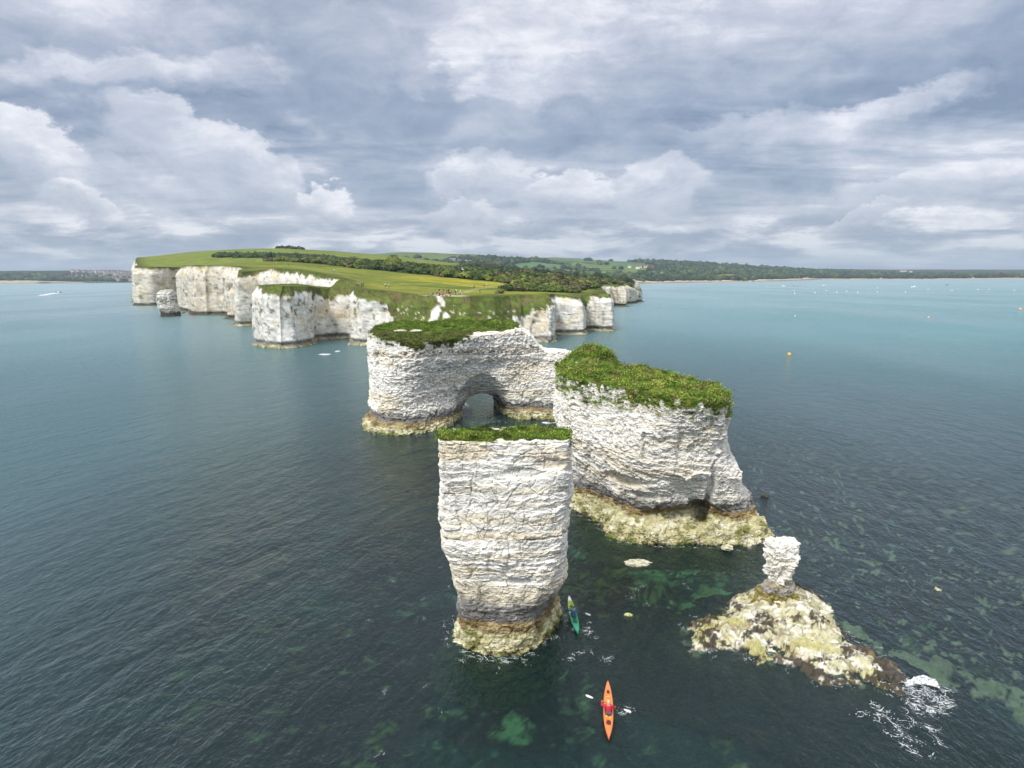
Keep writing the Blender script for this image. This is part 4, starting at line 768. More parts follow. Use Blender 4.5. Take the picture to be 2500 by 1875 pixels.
# plan wobble: buttresses and gullies that grow with distance from the camera
def smooth1(a, k):
    for _ in range(k): a[1:-1] = 0.25 * a[:-2] + 0.5 * a[1:-1] + 0.25 * a[2:]
    return a
RL = smooth1(RL, 1)
tan = np.gradient(RL[:, :2], axis=0); tan /= np.linalg.norm(tan, axis=1, keepdims=True) + 1e-9
outn = np.stack([tan[:, 1], -tan[:, 0]], -1)                        # sea side
chk = RL[:, :2] - RL[:, 2:4]
if (np.sum(outn * chk, 1)).mean() < 0: outn = -outn
dd_ = np.hypot(RL[:, 0], RL[:, 1]); g_ = p3(RL[:, 0], RL[:, 1])
amp = np.clip(dd_ / 300, 0.6, 6)
wob = (0.9 * fbm(g_, 0.11, 3, 0.6, 310) - 1.4 * sstep(np.abs(vnoise(g_, 0.075, 311)), 0.2, 0)) * np.clip(amp, 0.6, 1.6) + (dd_ > 450) * 3.0 * vnoise(g_, 0.03, 312)
topxy = RL[:, 2:4] + outn * (wob * 0.8 + 0.5 * fbm(g_, 0.4, 3, 0.6, 313))[:, None]; toexy = RL[:, :2] + outn * wob[:, None]
topz = ground_z(topxy[:, 0], topxy[:, 1])

# ---- cliff wall
K = 44
tt = np.linspace(0, 1, K) ** 0.92; rows, tones = [], []
ncol = len(RL)
for k, t in enumerate(tt):
    zt = topz * (1 - t) + (-1.8) * t; zt0 = np.clip(zt, 0, None)
    u_ = 1 - zt0 / np.maximum(topz, 0.5)                              # 0 at the top, 1 at sea level
    slope = RL[:, 6]; prof = slope * u_ ** 1.15 + (1 - slope) * sstep(u_, 0.0, 0.22) * 0.85 + (1 - slope) * 0.15 * u_
    xy = topxy * (1 - prof[:, None]) + toexy * prof[:, None]
    led = RL[:, 7] * 0.75 * np.clip(dd_ / 280, 0.8, 2) * sstep(zt, 0.65, 0.35); led += 0.9 * sstep(zt, 0.0, -1.5)
    notch = -0.9 * sstep(zt, 2.2, 1.4) * (zt > 0.75) * (1 - slope)
    xy = xy + outn * (led + notch)[:, None]
    p = p3(xy[:, 0], xy[:, 1], zt)
    n3 = p3(outn[:, 0], outn[:, 1], 0.0)
    d_far = np.clip(dd_ / 260, 1, 4)
    ds = np.zeros(ncol)
    near = dd_ < 400
    for m_, sc_ in ((near, 1.7), (~near & (dd_ < 1600), 3.4)):
        if m_.any(): ds[m_] = chalk_shape(p[m_], n3[m_], sc_, 0.22 * sc_ / 1.7, 0.22, 0.9 * sc_ / 1.7, 0.18, 320, (0.0, 0.0), 0.8, 0.8 * sc_ / 1.7)
    if k == 0: ds[:] = 0
    ds *= np.clip(0.25 + u_ * 5, 0, 1) * (1 - 0.55 * slope)
    p[:, :2] += outn * ds[:, None]
    tn = chalk_tone(p, n3, 320, (0.5, 0.75, 2.3), (0, 0), 0.9, 0.8, 1.0)
    # vertical grey and ochre weather streaks
    s1 = fbm(p * [1, 1, 0.12], (0.35, 0.35, 1), 4, 0.6, 325); tn = mixc(tn, (0.42, 0.41, 0.37), 0.6 * sstep(s1, 0.05, 0.45)); s2 = fbm(p * [1, 1, 0.2], (0.12, 0.12, 1), 3, 0.6, 326)
    tn = mixc(tn, (0.62, 0.50, 0.29), 0.55 * sstep(s2, 0.1, 0.5) * sstep(zt, 1, 5)); s3 = fbm(p, (0.5, 0.5, 0.4), 4, .65, 327)
    tn = mixc(tn, (0.13, 0.13, 0.08), 0.85 * sstep(s3, 0.27, 0.40) * sstep(zt, 2, 5) * (0.4 + 0.6 * sstep(vnoise(p, 0.04, 336), -.3, .3)))
    s4 = fbm(p, (1.3, 1.3, 2.2), 3, .7, 337); tn = tn * (1 + 0.16 * np.clip(s4 * 2, -1.4, .6))[:, None]; jt = chalk_shape.joint if near.all() else None
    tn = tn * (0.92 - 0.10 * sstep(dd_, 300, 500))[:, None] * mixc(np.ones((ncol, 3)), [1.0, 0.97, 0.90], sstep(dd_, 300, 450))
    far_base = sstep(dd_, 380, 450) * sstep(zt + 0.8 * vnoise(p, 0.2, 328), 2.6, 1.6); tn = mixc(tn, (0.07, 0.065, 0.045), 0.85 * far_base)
    depth = topz - zt; gd = RL[:, 5] * np.where(dd_ > 400, 0.55, np.where((dd_ > 330) & (RL[:, 0] < -60), 0.75, 0.95)) * (0.55 + 1.0 * np.clip(0.5 + 0.9 * fbm(p * [1, 1, 0.15], 0.22, 4, 0.65, 329), 0, 1.6))
    gmask = sstep(gd - depth + 0.5 * vnoise(p, 0.6, 330), -0.2, 0.5)
    gt = mixc(np.tile([0.075, 0.095, 0.022], (ncol, 1)), (0.115, 0.10, 0.042), sstep(fbm(p, 0.25, 3, .6, 331), -0.1, 0.4)); gt = mixc(gt, (0.10, 0.145, 0.028), sstep(fbm(p, 0.5, 3, .6, 332), 0.05, 0.4))
    gt = gt * 1.25; gt = mixc(gt, (0.045, 0.050, 0.018), 0.7 * sstep(fbm(p, 0.9, 4, .65, 333), 0.12, 0.4))
    tn = mixc(tn, gt, gmask)
    spk = (RL[:, 6] > .3) * sstep(fbm(p, 0.8, 4, .7, 338), 0.30, 0.36) * sstep(depth, 3, 6); tn = mixc(tn, (0.62, 0.58, 0.46), 0.8 * spk)
    # chalk scars down the notch where people gather
    for (cx_, cz_, rx_, rz_, lean) in ((-26.3, 11.0, 1.7, 3.6, 0.35), (-22.3, 9.6, 1.4, 2.6, -0.1), (-24.3, 16.0, 1.1, 2.0, -.5), (-37, 8.0, .6, 1.2, .3), (-41, 7.0, .7, 1.5, .1)):
        q = np.hypot((p[:, 0] - cx_ - lean * (p[:, 2] - cz_)) / rx_, (p[:, 2] - cz_) / rz_) + 0.25 * vnoise(p, 0.8, 334)
        tn = mixc(tn, (0.74, 0.72, 0.65), sstep(q, 1.0, 0.8) * (p[:, 1] < 262))
    sand = sstep(dd_, 1700, 1900); tn = mixc(tn, (0.46, 0.38, 0.27), sand * 0.9)
    south = (p[:, 0] < -1500) * sstep(vnoise(p * [1, 1, 0], 0.006, 335), -0.3, 0.1); tn = mixc(tn, (0.10, 0.13, 0.05), (p[:, 0] < -1500) * (1 - south) * 0.9); tn = mixc(tn, (0.50, 0.44, 0.33), south * 0.9)
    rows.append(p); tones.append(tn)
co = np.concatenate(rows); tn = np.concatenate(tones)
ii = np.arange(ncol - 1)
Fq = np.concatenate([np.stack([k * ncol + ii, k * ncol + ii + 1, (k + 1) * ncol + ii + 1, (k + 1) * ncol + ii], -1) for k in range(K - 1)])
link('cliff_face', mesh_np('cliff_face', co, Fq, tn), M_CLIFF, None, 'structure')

# ---- land surface
top_poly = np.concatenate([topxy, np.array(FARPOLY, float)])
rr = 225 * 1.0085 ** np.arange(0, 430); rr = rr[rr < 8000]
pts = []
rng = np.random.default_rng(4)
for k, r in enumerate(rr):
    a = np.arange(-0.80, 0.80, 0.0085) + (k % 2) * 0.00425; pts.append(np.stack([r * np.sin(a), r * np.cos(a)], -1))
pts = np.concatenate(pts); sp = np.hypot(*pts.T) * 0.0085; pts += rng.normal(0, 0.12, pts.shape) * sp[:, None]
def inside_chunks(q, poly):
    return np.concatenate([poly_sd(p3(q[i:i + 20000, 0], q[i:i + 20000, 1]), poly) for i in range(0, len(q), 20000)])
coarse_ix = np.r_[np.arange(0, ncol, 3), np.arange(ncol, len(top_poly))]
sdl = inside_chunks(pts, top_poly[coarse_ix]); m_ = (sdl > 0.6 * sp) & (sdl > 1.3); pts = pts[m_]; sdl = sdl[m_]
allp = np.concatenate([top_poly, pts]); nb_ = len(top_poly)
vv, _e, ff, ov, _oe, _of = delaunay_2d_cdt([Vector(q) for q in allp.tolist()], [(i, (i + 1) % nb_) for i in range(nb_)], [], 1, 1e-4)
lc = np.array([(v[0], v[1]) for v in vv]); lz = ground_z(lc[:, 0], lc[:, 1])
sdv = np.zeros(len(lc)); orig = np.array([o[0] if len(o) else 0 for o in ov]); sdv = np.where(orig >= nb_, sdl[np.clip(orig - nb_, 0, None)], 0)
for i, o in enumerate(orig):
    if o < ncol: lz[i] = topz[o]
g = np.c_[lc, lz]; d = np.hypot(g[:, 0], g[:, 1]); x, y = g[:, 0], g[:, 1]
def seg_dist(x, y, line):
    best = np.full(len(x), 1e9)
    for (a, b), (c_, e) in zip(line[:-1], line[1:]):
        w = np.stack([x - a, y - b], -1); v = np.array([c_ - a, e - b]); t = np.clip(w @ v / (v @ v), 0, 1); best = np.minimum(best, np.hypot(w[:, 0] - t * v[0], w[:, 1] - t * v[1]))
    return best
t0 = np.tile([0.150, 0.178, 0.036], (len(g), 1))
t0 = mixc(t0, (0.215, 0.225, 0.038), sstep(fbm(g * [1, 1, 0], (0.010, 0.03, 1), 4, 0.6, 340), -0.15, 0.35))
bc = np.exp(-(((x + 25) / 50) ** 2 + ((y - 385) / 45) ** 2)); t0 = mixc(t0, (0.30, 0.28, 0.035), 0.75 * sstep(bc + 0.25 * fbm(g * [1, 1, 0], (0.02, 0.08, 1), 3, 0.6, 341), 0.3, 0.8))
t0 = mixc(t0, (0.085, 0.125, 0.022), 0.7 * sstep(fbm(g * [1, 1, 0], (0.015, 0.06, 1), 4, 0.6, 342), 0.1, 0.45))
hillm = sstep(d, 620, 760) * (x < 0); t0 = mixc(t0, (0.155, 0.195, 0.042), hillm * 0.8)
t0 = mixc(t0, (0.070, 0.085, 0.024), 0.8 * sstep(sdv + 3.0 * vnoise(g, 0.08, 343), 9, 3) * (d < 1600))
scrub = np.array([(-157, 575), (-110, 525), (-65, 470), (-37, 430), (-8, 405), (5, 375), (-6, 345), (2, 318), (26, 325), (34, 345), (44, 400), (53, 470), (66, 560), (98, 645), (112, 690), (132, 800), (145, 870), (150, 1000), (0, 1000), (-90, 800), (-150, 660), (-220, 640)], float)
sds = inside_chunks(g[:, :2], scrub)
t0 = mixc(t0, (0.050, 0.068, 0.018), 0.85 * sstep(sds + 6 * fbm(g * [1, 1, 0], 0.05, 3, .6, 344), -2, 5))
# far country: hedged fields, woods and heath
ff_ = d > 1150
cellp = np.stack([x / 330 + 0.25 * vnoise(g, 0.004, 345), y / 420 + 0.3 * vnoise(g, 0.004, 346)], -1)
best = np.full(len(g), 9.); sec = np.full(len(g), 9.); hid = np.zeros(len(g)); ci = np.floor(cellp)
for a in (-1, 0, 1):
    for b in (-1, 0, 1):
        cc_ = ci + [a, b]; fx = cc_[:, 0] + _hash(cc_[:, 0], cc_[:, 1], cc_[:, 0] * 0, 9); fy = cc_[:, 1] + _hash(cc_[:, 0], cc_[:, 1], cc_[:, 0] * 0, 10)
        q = np.hypot(cellp[:, 0] - fx, cellp[:, 1] - fy); hh = _hash(cc_[:, 0], cc_[:, 1], cc_[:, 0] * 0, 11)
        sec = np.minimum(sec, np.maximum(q, best)); hid = np.where(q < best, hh, hid); best = np.minimum(best, q)
fld = np.stack([np.interp(hid, [0, .25, .5, .75, 1], [0.11, 0.07, 0.15, 0.055, 0.10]), np.interp(hid, [0, .25, .5, .75, 1], [0.175, 0.15, 0.19, 0.125, 0.16]), np.interp(hid, [0, .25, .5, .75, 1], [0.045, 0.060, 0.05, 0.055, 0.045])], -1)
fld = mixc(fld, (0.025, 0.045, 0.02), sstep(sec - best, 0.07, 0.03))
ridge_ = sstep(g[:, 2], 95, 120); fld = mixc(fld, mixc(np.tile([0.105, 0.145, 0.045], (len(g), 1)), (0.13, 0.11, 0.055), sstep(fbm(g * [1, 1, 0], 0.004, 3, .6, 347), 0, .4)), ridge_ * 0.9)
wood_f = lambda q: fbm(q * [1, 1, 0], 0.0022, 4, 0.6, 348) + 0.9 * sstep(q[:, 0] - 0.17 * q[:, 1], -100, 350) * sstep(q[:, 1], 1400, 2000) + 0.5 * (q[:, 0] < -1200) * sstep(q[:, 0], -1900, -2300) - 0.8 * sstep(q[:, 2], 85, 120)
wd_ = wood_f(g)
fld = mixc(fld, (0.028, 0.045, 0.018), 0.9 * sstep(wd_, 0.18, 0.26)); fld = mixc(fld, (0.085, 0.065, 0.045), 0.7 * (x > 900) * sstep(d, 3600, 4000) * sstep(fbm(g * [1, 1, 0], 0.003, 3, .6, 349), -.1, .2))
t0 = mixc(t0, fld, sstep(d, 1250, 1450) * (1 - (x < -100) * (d < 1700) * 1.0))
t0 = mixc(t0, (0.030, 0.048, 0.02), sstep(d, 950, 1100) * (x > -60) * (d < 1500) * 0.8)
t0 = mixc(t0, (0.60, 0.53, 0.40), (d > 1700) * (x > 300) * sstep(sdv, 26, 10)); t0 = mixc(t0, (0.45, 0.38, 0.27), (x < -1300) * (d > 3000) * sstep(sdv, 22, 8) * 0.7)
LAND_POLY = top_poly[coarse_ix]
def hit(px, py, dmin=225, dmax=2500):                       # where a line of sight meets the land
    ds = np.geomspace(dmin, dmax, 700); q = np.array([D(px, py, t) for t in ds]); below = q[:, 2] <= ground_z(q[:, 0], q[:, 1])
    ins = poly_sd(q, LAND_POLY) > 0; i = np.argmax(below & ins); k = q[i] if (below & ins).any() else q[-1]
    return Vector((k[0], k[1], gz(k[0], k[1])))
FIELDS = [([(1133, 650), (1160, 647), (1215, 657), (1200, 661), (1150, 658)], (0.15, 0.225, 0.05)), ([(1225, 646), (1300, 639), (1405, 650), (1410, 655), (1300, 654), (1220, 651)], (0.10, 0.175, 0.065)),
          ([(1245, 654), (1330, 658), (1400, 663), (1380, 668), (1260, 661)], (0.07, 0.15, 0.075)), ([(1460, 655), (1510, 657), (1500, 662), (1460, 660)], (0.12, 0.19, 0.05)), ([(1735, 675), (1790, 669), (1835, 671), (1805, 677), (1742, 679)], (0.25, 0.26, 0.07))]
FPOLY = []
for fp, fc in FIELDS:
    w_ = np.array([hit(a, b, 900, 5000)[:2] for a, b in fp]); FPOLY.append(w_); sdf = poly_sd(g, w_) if len(g) < 20000 else inside_chunks(g[:, :2], w_); t0 = mixc(t0, fc, sstep(sdf, -5, 12)); t0 = mixc(t0, (0.03, 0.05, 0.02), sstep(np.abs(sdf), 14, 6) * 0.8)
def in_field(q):
    o = np.zeros(len(q), bool)
    for w_ in FPOLY: o |= inside_chunks(q, w_) > 4
    return o
t0 = t0 * (1 + 0.30 * np.clip(fbm(g * [1, 1, 0], (0.09, 0.20, 1), 4, .7, 353) * 1.6, -1, 1))[:, None]
# worn path and bare chalk
path1 = [tuple(D(a, b, c_)[:2]) for a, b, c_ in [(1060, 724, 251), (1105, 716, 262), (1140, 704, 300), (1180, 696, 350), (1222, 690, 395), (1245, 700, 340)]]
path2 = [tuple(D(a, b, c_)[:2]) for a, b, c_ in [(1045, 721, 253), (1000, 712, 268), (940, 703, 285), (900, 695, 305), (850, 688, 335), (780, 662, 420), (700, 648, 500)]]
t0 = mixc(t0, (0.36, 0.32, 0.17), 0.75 * sstep(seg_dist(x, y, path1) + 0.5 * vnoise(g, 0.3, 350), 1.5, 0.5)); t0 = mixc(t0, (0.25, 0.24, 0.08), 0.5 * sstep(seg_dist(x, y, path2) + 0.8 * vnoise(g, 0.2, 351), 2.5, 0.8))
bare = np.hypot((x + 24.5) / 8.5, (y - 251) / 5.5) + 0.25 * vnoise(g, 0.4, 352)
t0 = mixc(t0, (0.60, 0.54, 0.42), sstep(bare, 1.0, 0.75))
fl = [list(q) for q in ff]
me = mesh_np('headland', g, fl, t0, True); link('headland', me, M_LAND, None, 'structure')
LAND_POLY = top_poly[coarse_ix]
# ------------------------------------------------------------------ the lone stack off the far cliffs
stack_d = thing('chalk_stack', 'lone narrow grey-banded chalk stack standing in the sea off the far left cliffs', 'chalk stack', (-216, 454, 0))
def sq(x0, x1, y0, y1, c_=0.75): 
    mx, my = (x0 + x1) / 2, (y0 + y1) / 2; return [(x0, my), (x0 + (mx - x0) * .25, y0 + (my - y0) * .2), (mx, y0), (x1 - (x1 - mx) * .25, y0 + (my - y0) * .2), (x1, my), (x1 - (x1 - mx) * .25, y1 - (y1 - my) * .2), (mx, y1), (x0 + (mx - x0) * .25, y1 - (y1 - my) * .2)]
S_pl = [(-2, sq(-221, -210, 449, 461)), (2.5, sq(-220.5, -210.5, 450, 460)), (5, sq(-222, -210.8, 449, 461)), (10, sq(-222.5, -211.6, 449, 461)), (14, sq(-222, -212, 449.5, 460)), (16.6, sq(-220, -213.5, 451, 458))]
def hookS(p, n, tn):
    k = sstep(np.abs(p[:, 2] - 10.6 + 1.2 * vnoise(p, 0.3, 3)), 3.0, 1.6) * sstep(fbm(p, (0.5, 0.5, 1.4), 3, .6, 4), -0.05, 0.25)
    tn = tn * .85; tn = mixc(tn, (0.10, 0.105, 0.07), 0.9 * k); tn = mixc(tn, (0.33, 0.33, 0.27), 0.6 * sstep(fbm(p, .3, 3, .6, 5), -.2, .4))
    return mixc(tn, (0.05, 0.045, 0.035), 0.9 * sstep(p[:, 2] + 0.5 * vnoise(p, 0.4, 8), 3.0, 2.2))
rock(stack_d, loft(S_pl, n=60, dz=0.6), 0.42, 6, None, lambda p, n, T: np.zeros(len(p)), shape=dict(block=0.45, ledge=0.3, bulge=0.8, fine=0.3, h=0.8, sc_=1.6), tone=dict(zones=(0.7, 0.9, 3.0)), colour_hook=hookS)
for ch in [o for o in bpy.data.objects if o.parent == stack_d]: ch.matrix_parent_inverse = inv(stack_d)

# ------------------------------------------------------------------ bushes and trees
def crown_mesh(name, seed, base, lobes=9, n=900, leaf=0.16, flat=0.72, bare=False):
    """a unit crown: leaf clumps spread over uneven lobes, thinning at the edges"""
    rng = np.random.default_rng(seed); C_ = rng.normal(0, 0.42, (lobes, 3)) * [1, 1, 0.55]; C_[:, 2] = np.abs(C_[:, 2]) * 1.1 + 0.25; Rr = rng.uniform(0.30, 0.58, lobes)
    k = rng.integers(0, lobes, n); dv = rng.normal(0, 1, (n, 3)); dv /= np.linalg.norm(dv, axis=1, keepdims=True); dv[:, 2] = np.abs(dv[:, 2]) * 0.9 - 0.25 * (rng.random(n) < .35)
    p = C_[k] + dv * (Rr[k] * rng.uniform(0.72, 1.06, n))[:, None] * [1, 1, flat]; p[:, 2] = np.maximum(p[:, 2], 0.02)
    nrm = dv + rng.normal(0, 0.28, (n, 3)); nrm /= np.linalg.norm(nrm, axis=1, keepdims=True)
    s = np.cross(nrm, rng.normal(0, 1, (n, 3))); s /= np.linalg.norm(s, axis=1, keepdims=True); t_ = np.cross(nrm, s); L = (leaf * rng.uniform(0.6, 1.5, n))[:, None] * (0.5 if bare else 1)
    v = np.stack([p - s * L - t_ * L * .5, p + s * L * .8 - t_ * L * .7, p + s * L + t_ * L * .6, p + t_ * L * 1.1 - s * L * .2, p - s * L * .9 + t_ * L * .4], 1) + rng.normal(0, .02, (n, 5, 3)); v = v.reshape(-1, 3)
    o = np.arange(n)[:, None] * 5; F_ = np.concatenate([o + [0, 1, 2], o + [0, 2, 3], o + [0, 3, 4]])
    tn = np.array(base) * rng.uniform(0.75, 1.3, (n, 1)) * (1 + 0.3 * rng.normal(0, .5, (lobes, 1)))[k]; tn = np.repeat(np.clip(tn, 0.004, 1), 5, 0)
    # inner lumps in a darker leaf tone close the crown
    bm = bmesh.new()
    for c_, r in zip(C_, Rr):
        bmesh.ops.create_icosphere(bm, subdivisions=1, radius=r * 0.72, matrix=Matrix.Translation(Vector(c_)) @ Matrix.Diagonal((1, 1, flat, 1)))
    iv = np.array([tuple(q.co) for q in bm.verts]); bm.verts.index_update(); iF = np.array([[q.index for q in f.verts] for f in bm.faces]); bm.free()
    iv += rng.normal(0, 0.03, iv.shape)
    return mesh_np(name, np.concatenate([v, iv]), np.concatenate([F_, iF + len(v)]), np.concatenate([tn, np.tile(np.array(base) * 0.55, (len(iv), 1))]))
def trunk_mesh(name, seed):
    rng = np.random.default_rng(seed); co, F_ = [], []
    def limb(a, b, r0, r1):
        a, b = np.array(a, float), np.array(b, float); ax = b - a; ax /= np.linalg.norm(ax); s = np.cross(ax, (0.3, 0.9, 0.1)); s /= np.linalg.norm(s); t_ = np.cross(ax, s); o = len(co)
        for (c_, r) in ((a, r0), ((a + b) / 2 + rng.normal(0, .02, 3), (r0 + r1) / 2), (b, r1)):
            for i in range(6): co.append(c_ + (s * math.cos(i * 1.047) + t_ * math.sin(i * 1.047)) * r)
        for k in range(2):
            for i in range(6): F_.append((o + k * 6 + i, o + k * 6 + (i + 1) % 6, o + k * 6 + 6 + (i + 1) % 6, o + k * 6 + 6 + i))
    limb((0, 0, -.1), (0.03, 0, 0.32), 0.06, 0.045)
    for i in range(5):
        a = i * 1.26 + rng.uniform(-.3, .3); limb((0.03, 0, 0.25), (0.4 * math.cos(a), 0.4 * math.sin(a), rng.uniform(.45, .75)), 0.035, 0.012)
    return mesh_np(name, co, F_)
M_BARK = plain('bark', (0.10, 0.085, 0.065), 0.9, 0.1)
GREEN_KINDS = [((0.100, 0.130, 0.032), 'olive green'), ((0.150, 0.180, 0.042), 'yellow-green'), ((0.062, 0.092, 0.028), 'dark green'), ((0.112, 0.108, 0.052), 'brown-green')]
crowns = [[crown_mesh('crown', 10 * k + j, c_, 8 + j) for j in range(3)] for k, (c_, _n) in enumerate(GREEN_KINDS)]
trunks = [trunk_mesh('trunk', j) for j in range(3)]
SCRUB_GROUP = 'bushes and low trees of the scrub wood behind the meadow'
protos = {}
def plant(kind, j, x, y, r, h, rot, label=None, name='scrub_bush', group=SCRUB_GROUP, cat='bush'):
    key = (kind, j, name)
    if key not in protos:
        t = thing(name, '', cat); c_ = link('crown', crowns[kind][j], M_LEAF, t); k = link('trunk', trunks[j], M_BARK, t); protos[key] = t; root = t
    else:
        src = protos[key]; root = src.copy(); col.objects.link(root)
        for ch in src.children:
            c_ = ch.copy(); col.objects.link(c_); c_.parent = root
    root.location = (x, y, gz(x, y) - 0.15); root.rotation_euler = (0, 0, rot); root.scale = (r, r, h)
    root['label'] = label or f'rounded {GREEN_KINDS[kind][1]} bush in the scrub wood behind the meadow'; root['category'] = cat
    if group: root['group'] = group
    elif 'group' in root: del root['group']
    return root
rng = np.random.default_rng(77)
cand = []
tries = rng.uniform([-215, 312], [150, 900], (26000, 2)); sdt = inside_chunks(tries, scrub); ok = (sdt > 1.5)
tries = tries[ok]; tries = tries[np.argsort(np.hypot(*tries.T))]
acc = []
for q in tries:
    d_ = math.hypot(*q); sp_ = 5.2 + 0.009 * (d_ - 300)
    if d_ > 430: sp_ *= 1.15
    if all((q[0] - a[0]) ** 2 + (q[1] - a[1]) ** 2 > sp_ * sp_ for a in acc[-400:]): acc.append(q)
acc = np.array(acc); dn_ = vnoise(p3(acc[:, 0], acc[:, 1]), 0.02, 401)
cut_near = 285
sd_front = lambda q: float(poly_sd(p3([q[0]], [q[1]]), scrub)[0])
for i, q in enumerate(acc[:cut_near]):
    low = (q[1] < 375) & (q[0] > -12); v_ = vnoise(p3([q[0]], [q[1]]), 0.025, 402)[0] + rng.normal(0, .35)
    kind = int(np.clip(np.digitize(v_, [-0.35, 0.1, 0.45]), 0, 3)); kind = [2, 0, 1, 3][kind]
    r = rng.uniform(3.4, 6.2) * (0.8 if low else 1.0); h = r * rng.uniform(0.6, 0.95) * (0.75 if low else 1)
    zone = ('low ' if low else '') + f'rounded {GREEN_KINDS[kind][1]} bush ' + ('in the low thicket above the right-hand buttresses' if low else ('along the meadow edge, ' if sd_front(q) < 9 else 'inside the scrub wood, ') + ('left third' if q[0] / q[1] < -.12 else 'middle' if q[0] / q[1] < -.02 else 'right third'))
    plant(kind, int(rng.integers(0, 3)), q[0], q[1], r, h, rng.uniform(0, 6.28), zone)
# single bushes one can point to
def special(px, py, r, h, kind, label, j=0, name='scrub_bush'):
    q = hit(px, py); return plant(kind, j, q.x, q.y, r, h, 1.0, label, name, None)
special(1360, 700, 8.5, 7.0, 3, 'large round grey-brown leafless bush among green ones, near the right cliffs')
special(967, 655, 8, 11, 1, 'tall bright yellow-green tree rising above the scrub left of the flying gulls', 1, 'hawthorn_tree')
special(1242, 711, 2.6, 3.0, 2, 'small dark bush standing alone in front of the brown scrub')
special(1217, 716, 2.6, 1.3, 3, 'low brown cushion bush on the open grass above the slope', 2)
special(1368, 712, 2.4, 2.2, 3, 'small grey bush on the green strip above the right-hand buttresses', 1)
special(1478, 693, 8, 6, 2, 'dark green tree mass above the farthest white headland', 2, 'coastal_tree')

def lump_wood(name, pts, r, tones, seed, label, flat=0.8, sub=1):
    bm = bmesh.new(); bmesh.ops.create_icosphere(bm, subdivisions=sub, radius=1.0); bv = np.array([tuple(v.co) for v in bm.verts]); bm.verts.index_update(); bf = np.array([[v.index for v in f.verts] for f in bm.faces]); bm.free()
    rng = np.random.default_rng(seed); N = len(pts); s = rng.uniform(0.75, 1.25, (N, 1, 3)) * r[:, None, None] * [1, 1, flat]
    v = bv[None] * s * (1 + rng.normal(0, 0.16, (N, len(bv), 1))); v[..., 2] += (r * 0.35)[:, None]; v = v + pts[:, None, :]
    tn = tones[:, None, :] * rng.uniform(0.7, 1.4, (N, 1, 1)) * np.clip(1 + rng.normal(0, .28, (N, len(bv), 1)), .4, 1.8)
    F_ = (bf[None] + (np.arange(N) * len(bv))[:, None, None]).reshape(-1, 3)
    return tag(link(name, mesh_np(name, v.reshape(-1, 3), F_, tn.reshape(-1, 3)), M_LEAF, None, 'stuff'), label, 'woodland')
TC = np.array([[0.030, 0.054, 0.018], [0.055, 0.088, 0.025], [0.020, 0.036, 0.016], [0.042, 0.048, 0.024]])
rest = acc[cut_near:]; rp = np.c_[rest, ground_z(rest[:, 0], rest[:, 1])]
# far part of the scrub: leaf clumps, one mass
k_ = rng.integers(0, 12, len(rp)); V_, F_, T_ = [], [], []; off = 0
for j in range(12):
    me_ = crowns[j % 4][j // 4]; bv = get_co(me_); bf = np.array([list(q.vertices) for q in me_.polygons if len(q.vertices) == 3]); bt = np.empty(len(bv) * 4, np.float32); me_.color_attributes['tone'].data.foreach_get('color', bt); bt = bt.reshape(-1, 4)[:, :3]
    sel = np.arange(0, 3 * 900, 1); keepf = bf[(bf.max(1) < 900 * 5)]; keepf = keepf[rng.random(len(keepf)) < 0.45]; inner = bf[bf.min(1) >= 900 * 5]; bf2 = np.concatenate([keepf, inner])
    for q in rp[k_ == j]:
        a = rng.uniform(0, 6.28); r = rng.uniform(3.6, 6.0); R_ = np.array([[math.cos(a), -math.sin(a), 0], [math.sin(a), math.cos(a), 0], [0, 0, 1]])
        V_.append((bv @ R_.T) * [r, r, r * rng.uniform(.7, 1.0)] + q - [0, 0, .2]); F_.append(bf2 + off); T_.append(bt); off += len(bv)
if V_:
    Vc, Fc, Tc = np.concatenate(V_), np.concatenate(F_), np.concatenate(T_)
    us, iv_ = np.unique(Fc, return_inverse=True)
    tag(link('distant_scrub', mesh_np('distant_scrub', Vc[us], iv_.reshape(Fc.shape), Tc[us]), M_LEAF, None, 'stuff'), 'mass of scrub wood thinning away towards the far end of the headland', 'woodland')
# hedge and copse on the down
hp = []
for px_ in np.arange(525, 815, 1.6):
    for k in range(4):
        d_ = rng.uniform(770, 860); q = D(px_ + rng.uniform(-2, 2), 630, d_); hp.append((q[0], q[1]))
for px_ in np.arange(676, 742, 1.3): q = D(px_, 607, rng.uniform(1160, 1200)); hp.append((q[0], q[1]))
for px_ in np.arange(690, 900, 1.5):
    q = D(px_, 640, rng.uniform(640, 800) if px_ > 760 else rng.uniform(690, 760)); hp.append((q[0], q[1]))
hp = np.array(hp); hz = ground_z(hp[:, 0], hp[:, 1]); hp3 = np.c_[hp, hz]
lump_wood('hill_hedge', hp3, rng.uniform(2.4, 4.2, len(hp3)), TC[rng.integers(0, 3, len(hp3))] * 0.9, 5, 'dark hedge and copse running across the green down')
